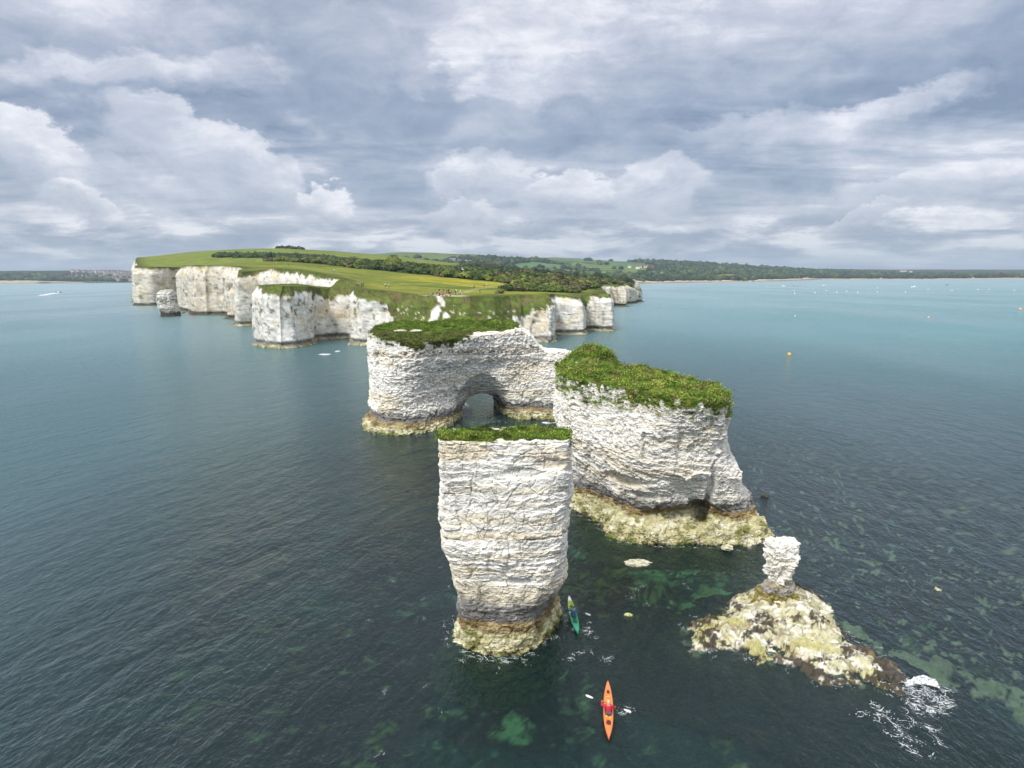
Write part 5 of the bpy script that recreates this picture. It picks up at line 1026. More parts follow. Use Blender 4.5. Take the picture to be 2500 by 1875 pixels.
# woods of the far country
N_ = 60000; a = rng.uniform(-0.66, 0.66, N_); r_ = np.exp(rng.uniform(math.log(950), math.log(6000), N_)); q = np.stack([r_ * np.sin(a), r_ * np.cos(a)], -1)
sdw = inside_chunks(q, LAND_POLY[::2]); q = q[(sdw > 6)]; sdw = sdw[sdw > 6]; z_ = ground_z(q[:, 0], q[:, 1]); q3 = np.c_[q, z_]; wv_ = wood_f(q3); d_ = np.hypot(*q.T)
head_scrub = (d_ < 1500) & (q[:, 0] > np.where(d_ < 1000, -60, 90)) & (q[:, 0] < 330); on_hill = (q[:, 0] < -80) & (d_ < 1600)
shore = (q[:, 0] > 300) & (sdw < 160) & (sdw > 22)
kp = ((wv_ > 0.2) | head_scrub | shore | ((rng.random(len(q)) < 0.025) & (z_ < 80))) & ~on_hill & (z_ < 100) & ~in_field(q)
q3 = q3[kp]; d_ = d_[kp]; ordr = np.argsort(d_)[:9500]; q3 = q3[ordr] if len(q3) > 9500 else q3; d_ = np.hypot(q3[:, 0], q3[:, 1])
tn_ = TC[rng.integers(0, 4, len(q3))] * (1 + 0.35 * vnoise(q3 * [1, 1, 0], 0.006, 410))[:, None]
nearm = d_ < 1900
lump_wood('woodland', q3[nearm], rng.uniform(4.5, 8.0, nearm.sum()), tn_[nearm], 6, 'deep green woods filling the valley behind the headland')
lump_wood('woodland', q3[~nearm], rng.uniform(6.5, 12.0, (~nearm).sum()) * np.clip(d_[~nearm] / 2600, .8, 1.5), tn_[~nearm], 7, 'bluish woods on the low hills across the bay')
# ------------------------------------------------------------------ people
M_SKIN = plain('skin', (0.52, 0.33, 0.24), 0.6, 0.3)
CL = {}
def cloth(c_):
    k = tuple(round(v, 3) for v in c_)
    if k not in CL: CL[k] = plain('cloth_' + '_'.join(str(int(v * 255)) for v in k), c_, 0.85, 0.15)
    return CL[k]
def skin_mesh(J, E, root, sub=1):
    """J: name -> (x, y, z, radius); one continuous body grown along the joints"""
    names = list(J); ix = {n_: i for i, n_ in enumerate(names)}
    me = bpy.data.meshes.new('body'); me.from_pydata([J[n_][:3] for n_ in names], [(ix[a], ix[b]) for a, b in E], []); o = bpy.data.objects.new('tmp', me); col.objects.link(o)
    o.modifiers.new('s', 'SKIN'); 
    for i, n_ in enumerate(names):
        r = J[n_][3]; v = me.skin_vertices[0].data[i]; v.radius = r if isinstance(r, tuple) else (r, r); v.use_root = (n_ == root)
    if sub: sb = o.modifiers.new('u', 'SUBSURF'); sb.levels = sub
    dg = bpy.context.evaluated_depsgraph_get(); dg.update(); out = bpy.data.meshes.new_from_object(o.evaluated_get(dg)); bpy.data.objects.remove(o)
    out.polygons.foreach_set('use_smooth', np.ones(len(out.polygons), bool)); return out
def pose_joints(pose):
    if pose in ('stand', 'walk'):
        w = 0.22 if pose == 'walk' else 0.03; ar = 0.16 if pose == 'walk' else 0.02
        J = dict(pelvis=(0, 0, .95, (.15, .11)), waist=(0, 0, 1.10, (.135, .10)), chest=(0, 0.01, 1.32, (.17, .115)), neck=(0, 0.01, 1.50, .055), head=(0, 0.02, 1.61, .092), crown=(0, 0.01, 1.71, .080), nose=(0, .115, 1.62, .018),
                 hipl=(-.09, 0, .90, .09), kneel=(-.10, w, .50, .06), anklel=(-.10, w * .4 + .02, .09, .042), toel=(-.11, w * .4 + .17, .035, .038), hipr=(.09, 0, .90, .09), kneer=(.10, -w * .2 + .02, .50, .06), ankler=(.10, -w, .10, .042), toer=(.11, -w + .14, .035, .038),
                 shl=(-.18, 0, 1.42, .06), ell=(-.24, -ar, 1.14, .042), wrl=(-.22, -ar * .3 + .08, .92, .03), hal=(-.21, -ar * .3 + .11, .84, .036), shr=(.18, 0, 1.42, .06), elr=(.24, ar, 1.14, .042), wrr=(.22, ar + .12, .92, .03), har=(.21, ar + .15, .84, .036))
    else:   # sitting on the ground or in a boat
        J = dict(pelvis=(0, 0, .12, (.16, .13)), waist=(0, .01, .28, (.14, .11)), chest=(0, .04, .52, (.17, .12)), neck=(0, .06, .70, .055), head=(0, .08, .81, .092), crown=(0, .07, .91, .080), nose=(0, .175, .82, .018),
                 hipl=(-.10, .06, .12, .09), kneel=(-.14, .45, .34 if pose == 'sit' else .20, .062), anklel=(-.12, .80 if pose == 'kayak' else .66, .08, .042), toel=(-.12, .90 if pose == 'kayak' else .78, .14, .038),
                 hipr=(.10, .06, .12, .09), kneer=(.14, .45, .34 if pose == 'sit' else .20, .062), ankler=(.12, .80 if pose == 'kayak' else .66, .08, .042), toer=(.12, .90 if pose == 'kayak' else .78, .14, .038))
        if pose == 'sit':
            J.update(shl=(-.18, .03, .62, .06), ell=(-.22, .16, .40, .042), wrl=(-.14, .36, .38, .03), hal=(-.12, .42, .38, .036), shr=(.18, .03, .62, .06), elr=(.22, .16, .40, .042), wrr=(.14, .36, .38, .03), har=(.12, .42, .38, .036))
        else:   # left hand high, right hand low on the paddle
            J.update(shl=(-.18, .05, .63, .06), ell=(-.36, .22, .50, .042), wrl=(-.36, .44, .56, .03), hal=(-.35, .50, .58, .036), shr=(.18, .05, .63, .06), elr=(.34, .16, .40, .042), wrr=(.37, .38, .34, .03), har=(.37, .44, .33, .036))
    E = [('pelvis', 'waist'), ('waist', 'chest'), ('chest', 'neck'), ('neck', 'head'), ('head', 'crown'), ('head', 'nose')]
    for s in 'lr': E += [('pelvis', 'hip' + s), ('hip' + s, 'knee' + s), ('knee' + s, 'ankle' + s), ('ankle' + s, 'toe' + s), ('chest', 'sh' + s), ('sh' + s, 'el' + s), ('el' + s, 'wr' + s), ('wr' + s, 'ha' + s)]
    if pose == 'kayak':      # five fingers closed round the shaft
        for s, sx in (('l', -1), ('r', 1)):
            h = np.array(J['ha' + s][:3])
            for i in range(4):
                b = h + [sx * (-.03 + .02 * i), .035, .012]; L = (.8, 1.0, .95, .75)[i]
                J[f'f{s}{i}a'] = (*b, .010); J[f'f{s}{i}b'] = (*(b + np.array([0, .030 * L, -.012])), .009); J[f'f{s}{i}c'] = (*(b + np.array([0, .022 * L, -.045])), .008); E += [('ha' + s, f'f{s}{i}a'), (f'f{s}{i}a', f'f{s}{i}b'), (f'f{s}{i}b', f'f{s}{i}c')]
            J[f't{s}a'] = (*(h + [-sx * .04, .0, -.012]), .011); J[f't{s}b'] = (*(h + [-sx * .045, .03, -.035]), .010); E += [('ha' + s, f't{s}a'), (f't{s}a', f't{s}b')]
    return J, E
def nearest_joint(p, J, names):
    q = np.array([J[n_][:3] for n_ in names]); return np.array(names)[np.argmin(((p[:, None] - q[None]) ** 2).sum(-1), 1)]
def shell(body, keep, grow, name):
    """clothing: the body's own surface under it, lifted by the cloth's thickness"""
    p, n = get_co(body), get_no(body); F_ = [tuple(f.vertices) for f in body.polygons if all(keep[v] for v in f.vertices)]
    us, iv_ = np.unique(np.concatenate([np.array(f) for f in F_]), return_inverse=True); out, k = [], 0
    for f in F_: out.append([int(v) for v in iv_[k:k + len(f)]]); k += len(f)
    return mesh_np(name, p[us] + n[us] * grow, out, None, True)
BODY = {}
def body_set(pose):
    if pose not in BODY:
        J, E = pose_joints(pose); b = skin_mesh(J, E, 'pelvis', 1 if pose != 'kayak' else 2); p = get_co(b); nj = nearest_joint(p, J, list(J))
        up = np.isin(nj, ['chest', 'waist', 'shl', 'shr', 'ell', 'elr', 'wrl', 'wrr']) | ((nj == 'pelvis') & (p[:, 2] > J['pelvis'][2] + .02)) | ((nj == 'neck') & (p[:, 2] < J['neck'][2] - .02))
        lo = np.isin(nj, ['pelvis', 'hipl', 'hipr', 'kneel', 'kneer', 'anklel', 'ankler']) | ((nj == 'waist') & (p[:, 2] < J['waist'][2] - .02)); hd = J['head']
        hair = np.isin(nj, ['head', 'crown']) & ((p[:, 2] > hd[2] + .05) | (p[:, 1] < hd[1] - .03)); shoe = np.isin(nj, ['toel', 'toer']) | (np.isin(nj, ['anklel', 'ankler']) & (p[:, 2] < .07))
        BODY[pose] = (b, shell(b, up, .016, 'jacket'), shell(b, lo, .013, 'trousers'), shell(b, hair, .014, 'hair'), shell(b, shoe, .015, 'shoes'))
    return BODY[pose]
def person(loc, rot, pose, jacket, trousers, hair, label, group=None, size=1.0, hat=None):
    b, j_, t_, h_, s_ = body_set(pose); root = thing('person', label, 'person', loc, rot, group); root.scale = (size,) * 3
    for nm, me, c_ in (('body', b, None), ('jacket', j_, jacket), ('trousers', t_, trousers), ('hair', h_, hair), ('shoes', s_, (0.05, 0.05, 0.05))):
        if not me.materials: me.materials.append(M_SKIN)
        o = link('sun_hat' if (nm == 'hair' and hat) else nm, me, None, root)
        if c_ is not None: o.material_slots[0].link = 'OBJECT'; o.material_slots[0].material = cloth(hat if (nm == 'hair' and hat) else c_)
    return root
BLK, NAV, WHT, GRY, RED, PNK, TEA, OLV, BGE, PUR, BRN, BLU = (.012, .012, .015), (.02, .03, .07), (.75, .75, .76), (.25, .25, .26), (.35, .03, .05), (.70, .45, .58), (.05, .36, .40), (.10, .11, .03), (.50, .42, .30), (.16, .10, .20), (.08, .05, .03), (.08, .25, .42)
CROWD = 'walkers gathered on the bare chalk at the cliff edge'
PEOPLE = [
 (1057, 724.5, 'stand', TEA, BLK, BRN, 'person in a teal jacket and black trousers standing at the left end of the crowd'), (1049, 722, 'sit', GRY, BLK, BRN, 'person in grey sitting leftmost on the bare chalk'), (1052.5, 723, 'sit', PUR, BLK, BLK, 'person in dull purple sitting left of the teal jacket'),
 (1055, 724, 'sit', WHT, NAV, BRN, 'person in a pale top sitting against the teal-jacketed walker'), (1061.5, 723.5, 'sit', BGE, GRY, BRN, 'person in beige sitting just right of the teal jacket'), (1067.5, 722.5, 'stand', OLV, OLV, BGE, 'person in olive standing alone in the gap of the crowd'),
 (1070, 726, 'sit', WHT, GRY, BRN, 'person in white sitting lowest on the chalk, centre of the crowd'), (1073.3, 730.5, 'stand', GRY, NAV, BRN, 'slim person in grey standing nearest the notch'), (1072.6, 715.5, 'stand', BLK, OLV, BLK, 'person in black standing apart behind the crowd'),
 (1083, 716, 'stand', BLK, NAV, WHT, 'person in black with a pale cap standing at the back of the crowd'), (1081, 716, 'stand', BLU, GRY, BRN, 'person in blue beside the pale cap at the back'), (1075, 722.5, 'sit', PUR, BLK, BLK, 'person in purple sitting mid crowd'), (1077.5, 720.5, 'sit', GRY, PUR, BRN, 'person in grey with a purple skirt, mid crowd'),
 (1079.5, 724, 'sit', RED, BLK, BRN, 'leftmost of the people in maroon sitting on the chalk'), (1083, 722, 'stand', RED, RED, BLK, 'person in maroon from head to foot, standing'), (1086, 725, 'sit', RED, RED, BRN, 'rightmost person in maroon sitting on the chalk'), (1088.7, 724.8, 'sit', PNK, WHT, BGE, 'person in bright pink sitting beside the maroon group'),
 (1092.5, 723.5, 'sit', PNK, GRY, BRN, 'person in pale pink sitting second from the right of the chalk'), (1096.5, 723.5, 'sit', BGE, BGE, BGE, 'person in beige sitting at the right end of the chalk'), (1100, 725, 'stand', OLV, BRN, BRN, 'person in dark olive standing at the right end of the chalk'),
 (1091, 717.5, 'stand', BLK, PUR, BLK, 'leftmost of the black-clad walkers behind the pink tops'), (1095.5, 716.5, 'stand', BLK, BLK, BLK, 'tallest black-clad walker behind the pink tops'), (1098.5, 717.5, 'sit', BLK, BLK, BRN, 'black-clad person sitting between two standing walkers'),
 (1102, 717.5, 'stand', GRY, BLK, BLK, 'person in a grey top and black trousers right of the black group'), (1106.5, 718, 'sit', OLV, GRY, BGE, 'person in olive and grey sitting on the grass'), (1111.5, 719.5, 'stand', BLK, BLK, GRY, 'person in black carrying a grey pack at the crowd\'s right edge'),
 (1114, 717, 'stand', WHT, GRY, BRN, 'person in white and grey beside the black-clad walker with a pack'), (1124, 720.5, 'stand', WHT, BLK, BGE, 'person in a white jacket standing clear of the crowd'), (1126.5, 721, 'sit', PNK, GRY, BRN, 'person in faded pink sitting beside the white jacket')]
for i, (a, b, po, j_, t_, h_, lab) in enumerate(PEOPLE):
    q = hit(a, b, 228); person(q, (i * 2.4) % 6.28, po, j_, t_, h_, lab, CROWD, 0.97 + 0.08 * ((i * 7) % 5) / 5)
WALK = 'walkers scattered over the meadow'
for i, (a, b, j_, t_, lab) in enumerate([
 (1188, 701, WHT, GRY, 'walker in white on the pale path near the dark bushes'), (1182, 702.5, BLK, BLK, 'walker in black one step left of the white-clad walker on the path'), (1158, 704, RED, BRN, 'walker in red-brown on the meadow path, right of a pair'), (1155.5, 704.5, BGE, BRN, 'walker in tan on the meadow path, left of a pair'),
 (1172, 715, BLK, NAV, 'dark-clad person on the grass right of the crowd'), (1263, 708, WHT, BLK, 'walker in white in front of the brown scrub'), (1343, 707, BGE, BLK, 'lone walker on the green strip above the right buttresses'),
 (674, 645.5, WHT, GRY, 'walker in white farthest left on the upper meadow'), (687, 646.5, BLK, BLK, 'walker in black, middle one of three on the upper meadow'), (705, 649.5, BLK, NAV, 'walker in black, right one of three on the upper meadow'), (817, 665, WHT, BLU, 'small pale walker above the inner white cliff'),
 (849, 699, TEA, GRY, 'walker in faded teal behind the near cliff\'s rim'), (871, 699, GRY, BLK, 'walker in grey bending beside two dark walkers'), (875, 700, BGE, BLK, 'walker in beige left of the two black walkers'), (883, 701.5, BLK, BLK, 'tall walker in black behind the near cliff\'s rim'), (887, 700, BLK, NAV, 'walker in black close to the tall one in black'),
 (941, 701.5, WHT, BLK, 'walker in white, left of a pair on the open meadow'), (950, 703, WHT, OLV, 'walker in white and olive, right of a pair on the open meadow'), (539, 634.5, WHT, GRY, 'distant walker on the down near the far cliff'), (603, 635.5, GRY, BLK, 'distant walker in grey on the down'), (622, 636, BLK, BLK, 'distant walker in black on the down')]):
    q = hit(a, b, 240); person(q, (i * 1.9) % 6.28, 'walk', j_, t_, BRN, lab, WALK)

# ------------------------------------------------------------------ kayaks
def kayak_mesh(L=5.2, Wd=0.56, tone=None):
    ns, ring_n = 33, 14; co, tn = [], []
    for i in range(ns):
        s = i / (ns - 1); y = (s - 0.5) * L; w = Wd / 2 * max(0.0, 1 - abs(2 * s - 1) ** 2.3) ** 0.85 + 0.008; rise = 0.16 * abs(2 * s - 1) ** 3.0
        deck = 0.25 + rise; keel = -0.08 + 0.20 * abs(2 * s - 1) ** 6
        for k in range(ring_n):
            a = 2 * math.pi * k / ring_n; c_, s_ = math.cos(a), math.sin(a)
            z = 0.20 + rise + (0.055 * s_ * min(1, w * 6) if s_ > 0 else (0.20 + rise - keel) * s_ * 1.0); x = w * (abs(c_) ** (0.8 if s_ > 0 else 0.65)) * (1 if c_ >= 0 else -1)
            co.append((x, y, z)); tn.append(tone(s, x, z))
    F_ = [(i * ring_n + k, i * ring_n + (k + 1) % ring_n, (i + 1) * ring_n + (k + 1) % ring_n, (i + 1) * ring_n + k) for i in range(ns - 1) for k in range(ring_n)]
    F_ += [tuple(range(ring_n))[::-1], tuple((ns - 1) * ring_n + k for k in range(ring_n))]
    return mesh_np('hull', co, F_, tn, True)
M_HULL = attr_material('kayak_gelcoat', 0.25, 0, 1, 0.05, 3, (1, 1, 1), 0.5)
def disc(name, cx, cy, z, rx, ry, mat, parent, h=0.02, ringonly=False, n=20):
    bm = bmesh.new(); top = [bm.verts.new((cx + rx * math.cos(2 * math.pi * i / n), cy + ry * math.sin(2 * math.pi * i / n), z + h)) for i in range(n)]
    bot = [bm.verts.new((cx + rx * 1.06 * math.cos(2 * math.pi * i / n), cy + ry * 1.06 * math.sin(2 * math.pi * i / n), z - 0.03)) for i in range(n)]
    for i in range(n): bm.faces.new((bot[i], bot[(i + 1) % n], top[(i + 1) % n], top[i]))
    if ringonly:
        inn = [bm.verts.new((cx + rx * .86 * math.cos(2 * math.pi * i / n), cy + ry * .9 * math.sin(2 * math.pi * i / n), z + h)) for i in range(n)]; inb = [bm.verts.new((v.co.x, v.co.y, z - 0.03)) for v in inn]
        for i in range(n): bm.faces.new((top[i], top[(i + 1) % n], inn[(i + 1) % n], inn[i])); bm.faces.new((inn[i], inn[(i + 1) % n], inb[(i + 1) % n], inb[i]))
    else: bm.faces.new(top)
    me = bpy.data.meshes.new(name); bm.to_mesh(me); bm.free(); return link(name, me, mat, parent)
def boxm(name, x0, x1, y0, y1, z0, z1, mat, parent=None, taper=0.0):
    t = taper; v = [(x0, y0, z0), (x1, y0, z0), (x1, y1, z0), (x0, y1, z0), (x0 + t, y0 + t, z1), (x1 - t, y0 + t, z1), (x1 - t, y1 - t, z1), (x0 + t, y1 - t, z1)]
    return link(name, mesh_np(name, v, [(0, 3, 2, 1), (4, 5, 6, 7), (0, 1, 5, 4), (1, 2, 6, 5), (2, 3, 7, 6), (3, 0, 4, 7)]), mat, parent)
def bar(a, b, r, n=8):
    a, b = np.array(a, float), np.array(b, float); ax = (b - a) / np.linalg.norm(b - a); s = np.cross(ax, (0.1, 0.2, 0.97)); s /= np.linalg.norm(s); t_ = np.cross(ax, s)
    co = [c_ + (s * math.cos(2 * math.pi * i / n) + t_ * math.sin(2 * math.pi * i / n)) * r for c_ in (a, b) for i in range(n)]
    return co, [(i, (i + 1) % n, n + (i + 1) % n, n + i) for i in range(n)] + [tuple(range(n))[::-1], tuple(range(n, 2 * n))]
M_DARK = plain('dark_rubber', (0.03, 0.028, 0.03), 0.6); M_LINE = plain('deck_cord', (0.02, 0.02, 0.02), 0.8); M_WHITE = plain('white_plastic', (0.8, 0.8, 0.78), 0.4)
M_GRN = plain('dark_green_hatch', (0.01, 0.09, 0.05), 0.5); M_YEL = plain('yellow_plastic', (0.75, 0.45, 0.06), 0.45); M_LEATH = plain('seat_foam', (0.13, 0.10, 0.13), 0.8); M_MAR = plain('maroon_hatch', (0.10, 0.02, 0.02), 0.5)
def kayak(bow, stern, label, tone, hatch_mat, orange):
    bow, stern = np.array(bow), np.array(stern); mid = (bow + stern) / 2; dv = bow - stern; L = np.linalg.norm(dv[:2]); rot = math.atan2(-dv[0], dv[1])
    t = thing('kayak', label, 'kayak', (mid[0], mid[1], 0), rot); link('hull', kayak_mesh(L, 0.54 if orange else 0.56, tone), M_HULL, t)
    if orange:
        disc('hatch', 0, -1.32, 0.285, .13, .20, hatch_mat, t); disc('hatch', 0, 1.55, 0.315, .08, .14, hatch_mat, t); disc('hatch', 0, 1.05, 0.30, .07, .07, M_YEL, t); disc('hatch', 0, 0.72, 0.29, .075, .075, M_YEL, t)
        disc('cockpit_rim', 0, -.28, 0.275, .20, .42, M_DARK, t, 0.04, True); disc('deck_fitting', -.10, -.78, 0.28, .05, .09, M_YEL, t); disc('deck_fitting', .09, -.88, 0.28, .06, .07, M_YEL, t)
        boxm('seat_back', -.17, .17, -.62, -.56, .22, .42, M_LEATH, t)
        ys = [(1.9, 1.3), (1.3, 0.5), (-1.0, -1.6)]
    else:
        disc('hatch', 0, -1.15, 0.285, .14, .21, hatch_mat, t); disc('hatch', .02, -.72, 0.285, .10, .10, hatch_mat, t); disc('hatch', 0, 1.15, 0.30, .12, .16, hatch_mat, t)
        disc('cockpit_rim', 0, -.15, 0.275, .19, .40, M_DARK, t, 0.04, True); boxm('seat_back', -.16, .16, -.46, -.40, .22, .38, M_LEATH, t); ys = [(1.9, 1.4), (1.0, .6), (-.9, -1.5)]
    for a, b in ys:
        co1, f1 = bar((-.12, a, .30), (.12, b, .30), .008); link('deck_line', mesh_np('deck_line', co1, f1), M_LINE, t)
    return t, mid, rot
def paddle(c_, rot, label, blade_mat, tilt=0.32):
    t = thing('paddle', label, 'paddle', c_, rot); co1, f1 = bar((-.85, 0, .85 * tilt), (.85, 0, -.85 * tilt), .016); link('shaft', mesh_np('shaft', co1, f1), M_DARK, t)
    for s in (-1, 1):
        z0 = -s * .85 * tilt; v = []
        for k, (u_, w) in enumerate([(0, .02), (.10, .05), (.26, .065), (.38, .045), (.41, .015)]):
            x = s * (.85 + u_); z = z0 - s * u_ * tilt
            for yy, zz in ((-w, .006), (w, .006), (w, -.006), (-w, -.006)): v.append((x, yy * .35, z + yy * .9 + zz))
        F_ = [(4 * k + i, 4 * k + (i + 1) % 4, 4 * k + 4 + (i + 1) % 4, 4 * k + 4 + i) for k in range(4) for i in range(4)] + [(0, 1, 2, 3), (16, 19, 18, 17)]
        link('blade', mesh_np('blade', v, F_), blade_mat, t)
    return t
OR = (0.83, 0.20, 0.045)
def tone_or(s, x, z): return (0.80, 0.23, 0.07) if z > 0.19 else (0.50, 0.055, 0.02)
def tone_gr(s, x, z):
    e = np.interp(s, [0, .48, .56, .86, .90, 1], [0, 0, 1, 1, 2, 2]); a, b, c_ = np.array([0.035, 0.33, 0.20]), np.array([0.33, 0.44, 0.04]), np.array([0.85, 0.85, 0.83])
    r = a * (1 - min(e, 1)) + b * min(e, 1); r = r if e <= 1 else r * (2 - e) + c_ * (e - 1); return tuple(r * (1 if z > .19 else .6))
k1, m1, r1 = kayak(P(1484, 1667, .2), P(1486.5, 1806, .2), 'bright orange sea kayak with a maroon oval hatch, nearest the bottom of the picture', tone_or, M_MAR, True)
k2, m2, r2 = kayak(P(1389, 1459, .2), P(1411.5, 1548, .2), 'green sea kayak with a white and lime bow beside the tall stack', tone_gr, M_GRN, False)
def seat(m_, r_, dy): return (m_[0] - math.sin(r_) * dy, m_[1] + math.cos(r_) * dy, 0.06)
person(seat(m1, r1, -.45), r1, 'kayak', (0.55, 0.03, 0.06), NAV, (0.62, 0.55, 0.38), 'person in a red jacket and pale sun hat paddling the orange kayak', hat=(0.62, 0.55, 0.38))
person(seat(m2, r2, -.32), r2 - .05, 'kayak', (0.04, 0.16, 0.34), NAV, (0.10, 0.05, 0.10), 'person in a blue top and dark purple cap paddling the green kayak', hat=(0.14, 0.09, 0.16))
def held(m_, r_, dy): a = seat(m_, r_, dy); return (a[0], a[1], 0.06 + .455)
paddle(held(m1, r1, -.45 + .50), r1, 'black-shafted paddle with white blades held across the orange kayak', M_WHITE, .33)
paddle(held(m2, r2, -.32 + .50), r2 - .05, 'black-shafted paddle held across the green kayak', M_WHITE, .33)
# a party of tiny kayaks by the lone stack
small = kayak_mesh(4.2, 0.7, lambda s, x, z: (1, 1, 1))
for i, (a, b, c_, lab) in enumerate([(436, 764, (.6, .08, .03), 'tiny red kayak, leftmost of five by the lone stack'), (441, 762.3, (.5, .45, .4), 'tiny pale kayak farthest out of five by the lone stack'), (446, 765, (.03, .04, .06), 'tiny dark kayak in the middle of five by the lone stack'), (450.5, 763.8, (.04, .06, .12), 'tiny navy kayak right of the middle of five'), (469, 772.5, (.65, .14, .03), 'tiny orange kayak close under the pale buttress')]):
    q = P(a, b); t = thing('kayak', lab, 'kayak', q, 0.9 + i, 'tiny kayaks near the lone stack'); o = link('hull', small, M_HULL, t); o.material_slots[0].link = 'OBJECT'; o.material_slots[0].material = cloth(c_)
    person((q[0], q[1], .05), 0.9 + i, 'sit', [RED, WHT, BLK, NAV, RED][i], NAV, BLK, ['paddler in red in the leftmost tiny kayak', 'paddler in white in the farthest tiny kayak', 'paddler in black in the middle tiny kayak', 'paddler in navy right of the middle tiny kayak', 'paddler in red in the tiny kayak under the buttress'][i], 'paddlers of the tiny kayaks')

# ------------------------------------------------------------------ gulls
M_GULLW = plain('white_feathers', (0.80, 0.80, 0.80), 0.8, .1); M_GULLG = plain('grey_feathers', (0.42, 0.44, 0.47), 0.8, .1); M_GULLB = plain('black_feathers', (0.03, 0.03, 0.035), 0.8, .1); M_BEAK = plain('yellow_beak', (0.70, 0.45, 0.05), 0.5)
def lathe(prof, n=12):
    co = [(r * math.cos(2 * math.pi * i / n), y, z + r * math.sin(2 * math.pi * i / n) * .9) for (y, z, r) in prof for i in range(n)]; K_ = len(prof)
    return co, [(k * n + i, k * n + (i + 1) % n, (k + 1) * n + (i + 1) % n, (k + 1) * n + i) for k in range(K_ - 1) for i in range(n)] + [tuple(range(n))[::-1], tuple((K_ - 1) * n + i for i in range(n))]
def gull(loc, rot, label, flying, back=None, pitch=0, bank=0, up=0.35, size=1.0, group=None):
    t = thing('gull', label, 'gull', loc, rot, group); t.rotation_euler = (pitch, bank, rot); t.scale = (size,) * 3; back = back or M_GULLG
    co1, f1 = lathe([(-.27, .0, .012), (-.16, .0, .045), (0, 0, .082), (.12, .01, .075), (.19, .035, .048), (.24, .05, .045), (.285, .048, .030), (.30, .045, .008)]); link('body', mesh_np('body', co1, f1, None, True), M_GULLW, t)
    co1, f1 = lathe([(.295, .043, .012), (.345, .035, .004)], 6); link('beak', mesh_np('beak', co1, f1), M_BEAK, t)
    link('tail', mesh_np('tail', [(-.03, -.22, .0), (.03, -.22, 0), (.075, -.38, .005), (-.075, -.38, .005), (-.03, -.22, .012), (.03, -.22, .012), (.075, -.38, .012), (-.075, -.38, .012)], [(0, 1, 2, 3), (4, 7, 6, 5), (0, 4, 5, 1), (1, 5, 6, 2), (2, 6, 7, 3), (3, 7, 4, 0)]), M_GULLW, t)
    for s in (-1, 1):
        if flying: pr = [(.04, .10, -.10, 0), (.30, .15, -.04, up * .30), (.48, .10, -.05, up * .36), (.70, -.10, -.15, up * .30)]
        else: pr = [(.07, .12, .02, .05), (.085, .02, -.10, .05), (.07, -.10, -.18, .04), (.03, -.30, -.33, .03)]
        v = [(s * x, a, z + dz_) for (x, a, b, z) in pr for (a, dz_) in ((a, .008), (b, .008), (b, -.008), (a, -.008))]
        F_ = [(4 * k + i, 4 * k + (i + 1) % 4, 4 * k + 4 + (i + 1) % 4, 4 * k + 4 + i) for k in range(3) for i in range(4)] + [(0, 1, 2, 3), (12, 15, 14, 13)]
        w = link('wing', mesh_np('wing', v, F_), back, t)
        if flying:
            x0 = .62; v = [(s * (x + .002), a, z + d_) for (x, a, b, z) in [(x0, -.03, -.12, up * .322), (.74, -.14, -.165, up * .29)] for (a, d_) in ((a, .012), (b, .012), (b, -.012), (a, -.012))]
            link('wing_tip', mesh_np('wing_tip', v, [(i, (i + 1) % 4, 4 + (i + 1) % 4, 4 + i) for i in range(4)] + [(0, 1, 2, 3), (4, 7, 6, 5)]), M_GULLB, w)
        else:
            co1, f1 = bar((s * .03, 0, -.05), (s * .03, .01, -.20), .008); link('leg', mesh_np('leg', co1, f1), M_BEAK, t)
    return t
def rock_top(pv, px, py):                                    # stands on a stack's top, where the line of sight meets it
    best = None
    for t_ in np.linspace(30, 140, 900):
        q = D(px, py, t_); k = np.hypot(pv[:, 0] - q[0], pv[:, 1] - q[1]) < 0.35
        if k.any() and pv[k][:, 2].max() >= q[2] - 0.02: return (q[0], q[1], pv[k][:, 2].max() + 0.32)
    return best
TOPG = 'gulls resting on the stack tops'
for (pv, a, b, mt, lab, sz) in [(pA[0], 1337, 1045, M_GULLB, 'black-backed gull standing on the nearest stack\'s grass, right end', 1.25), (pB[0], 1408, 893, M_GULLG, 'small white gull on the humped stack\'s grass, left side', 1.0), (pC[0], 1193, 782, M_GULLG, 'white gull standing at the right end of the arch stack\'s grass', 1.3),
                        (pC[0], 974, 777, M_GULLG, 'gull on the arch stack\'s grass, leftmost of a resting pair', 1), (pC[0], 988, 777, M_GULLG, 'gull on the arch stack\'s grass, right one of a resting pair', 1), (pC[0], 1159, 778, M_GULLG, 'gull half hidden at the back edge of the arch stack', 1)]:
    q = rock_top(pv, a, b)
    if q: gull(q, 1.1 + a * .01, lab, False, mt, size=sz, group=TOPG)
FLY = 'gulls in flight'
for (a, b, d_, rot, bank, pitch, up, lab, sz) in [(1139, 637, 150, .5, 1.0, .2, .5, 'white gull flying with raised wings against the far green hills', 1), (1129.5, 658, 120, .8, 1.15, .1, .2, 'white gull banking steeply over the scrub below the other flying gull', 1), (1108, 746, 205, .2, .1, .1, .2, 'white gull gliding level in front of the grassy slope', 1),
                                   (300, 342, 300, 1, .2, 0, .5, 'tiny dark bird high in the sky at left', 1), (1828, 247, 300, 2, .3, 0, .5, 'tiny dark bird high in the sky at right', 1)]:
    gull(D(a, b, d_), rot, lab, True, M_GULLG if b > 500 else M_GULLB, pitch, bank, up, sz, FLY)

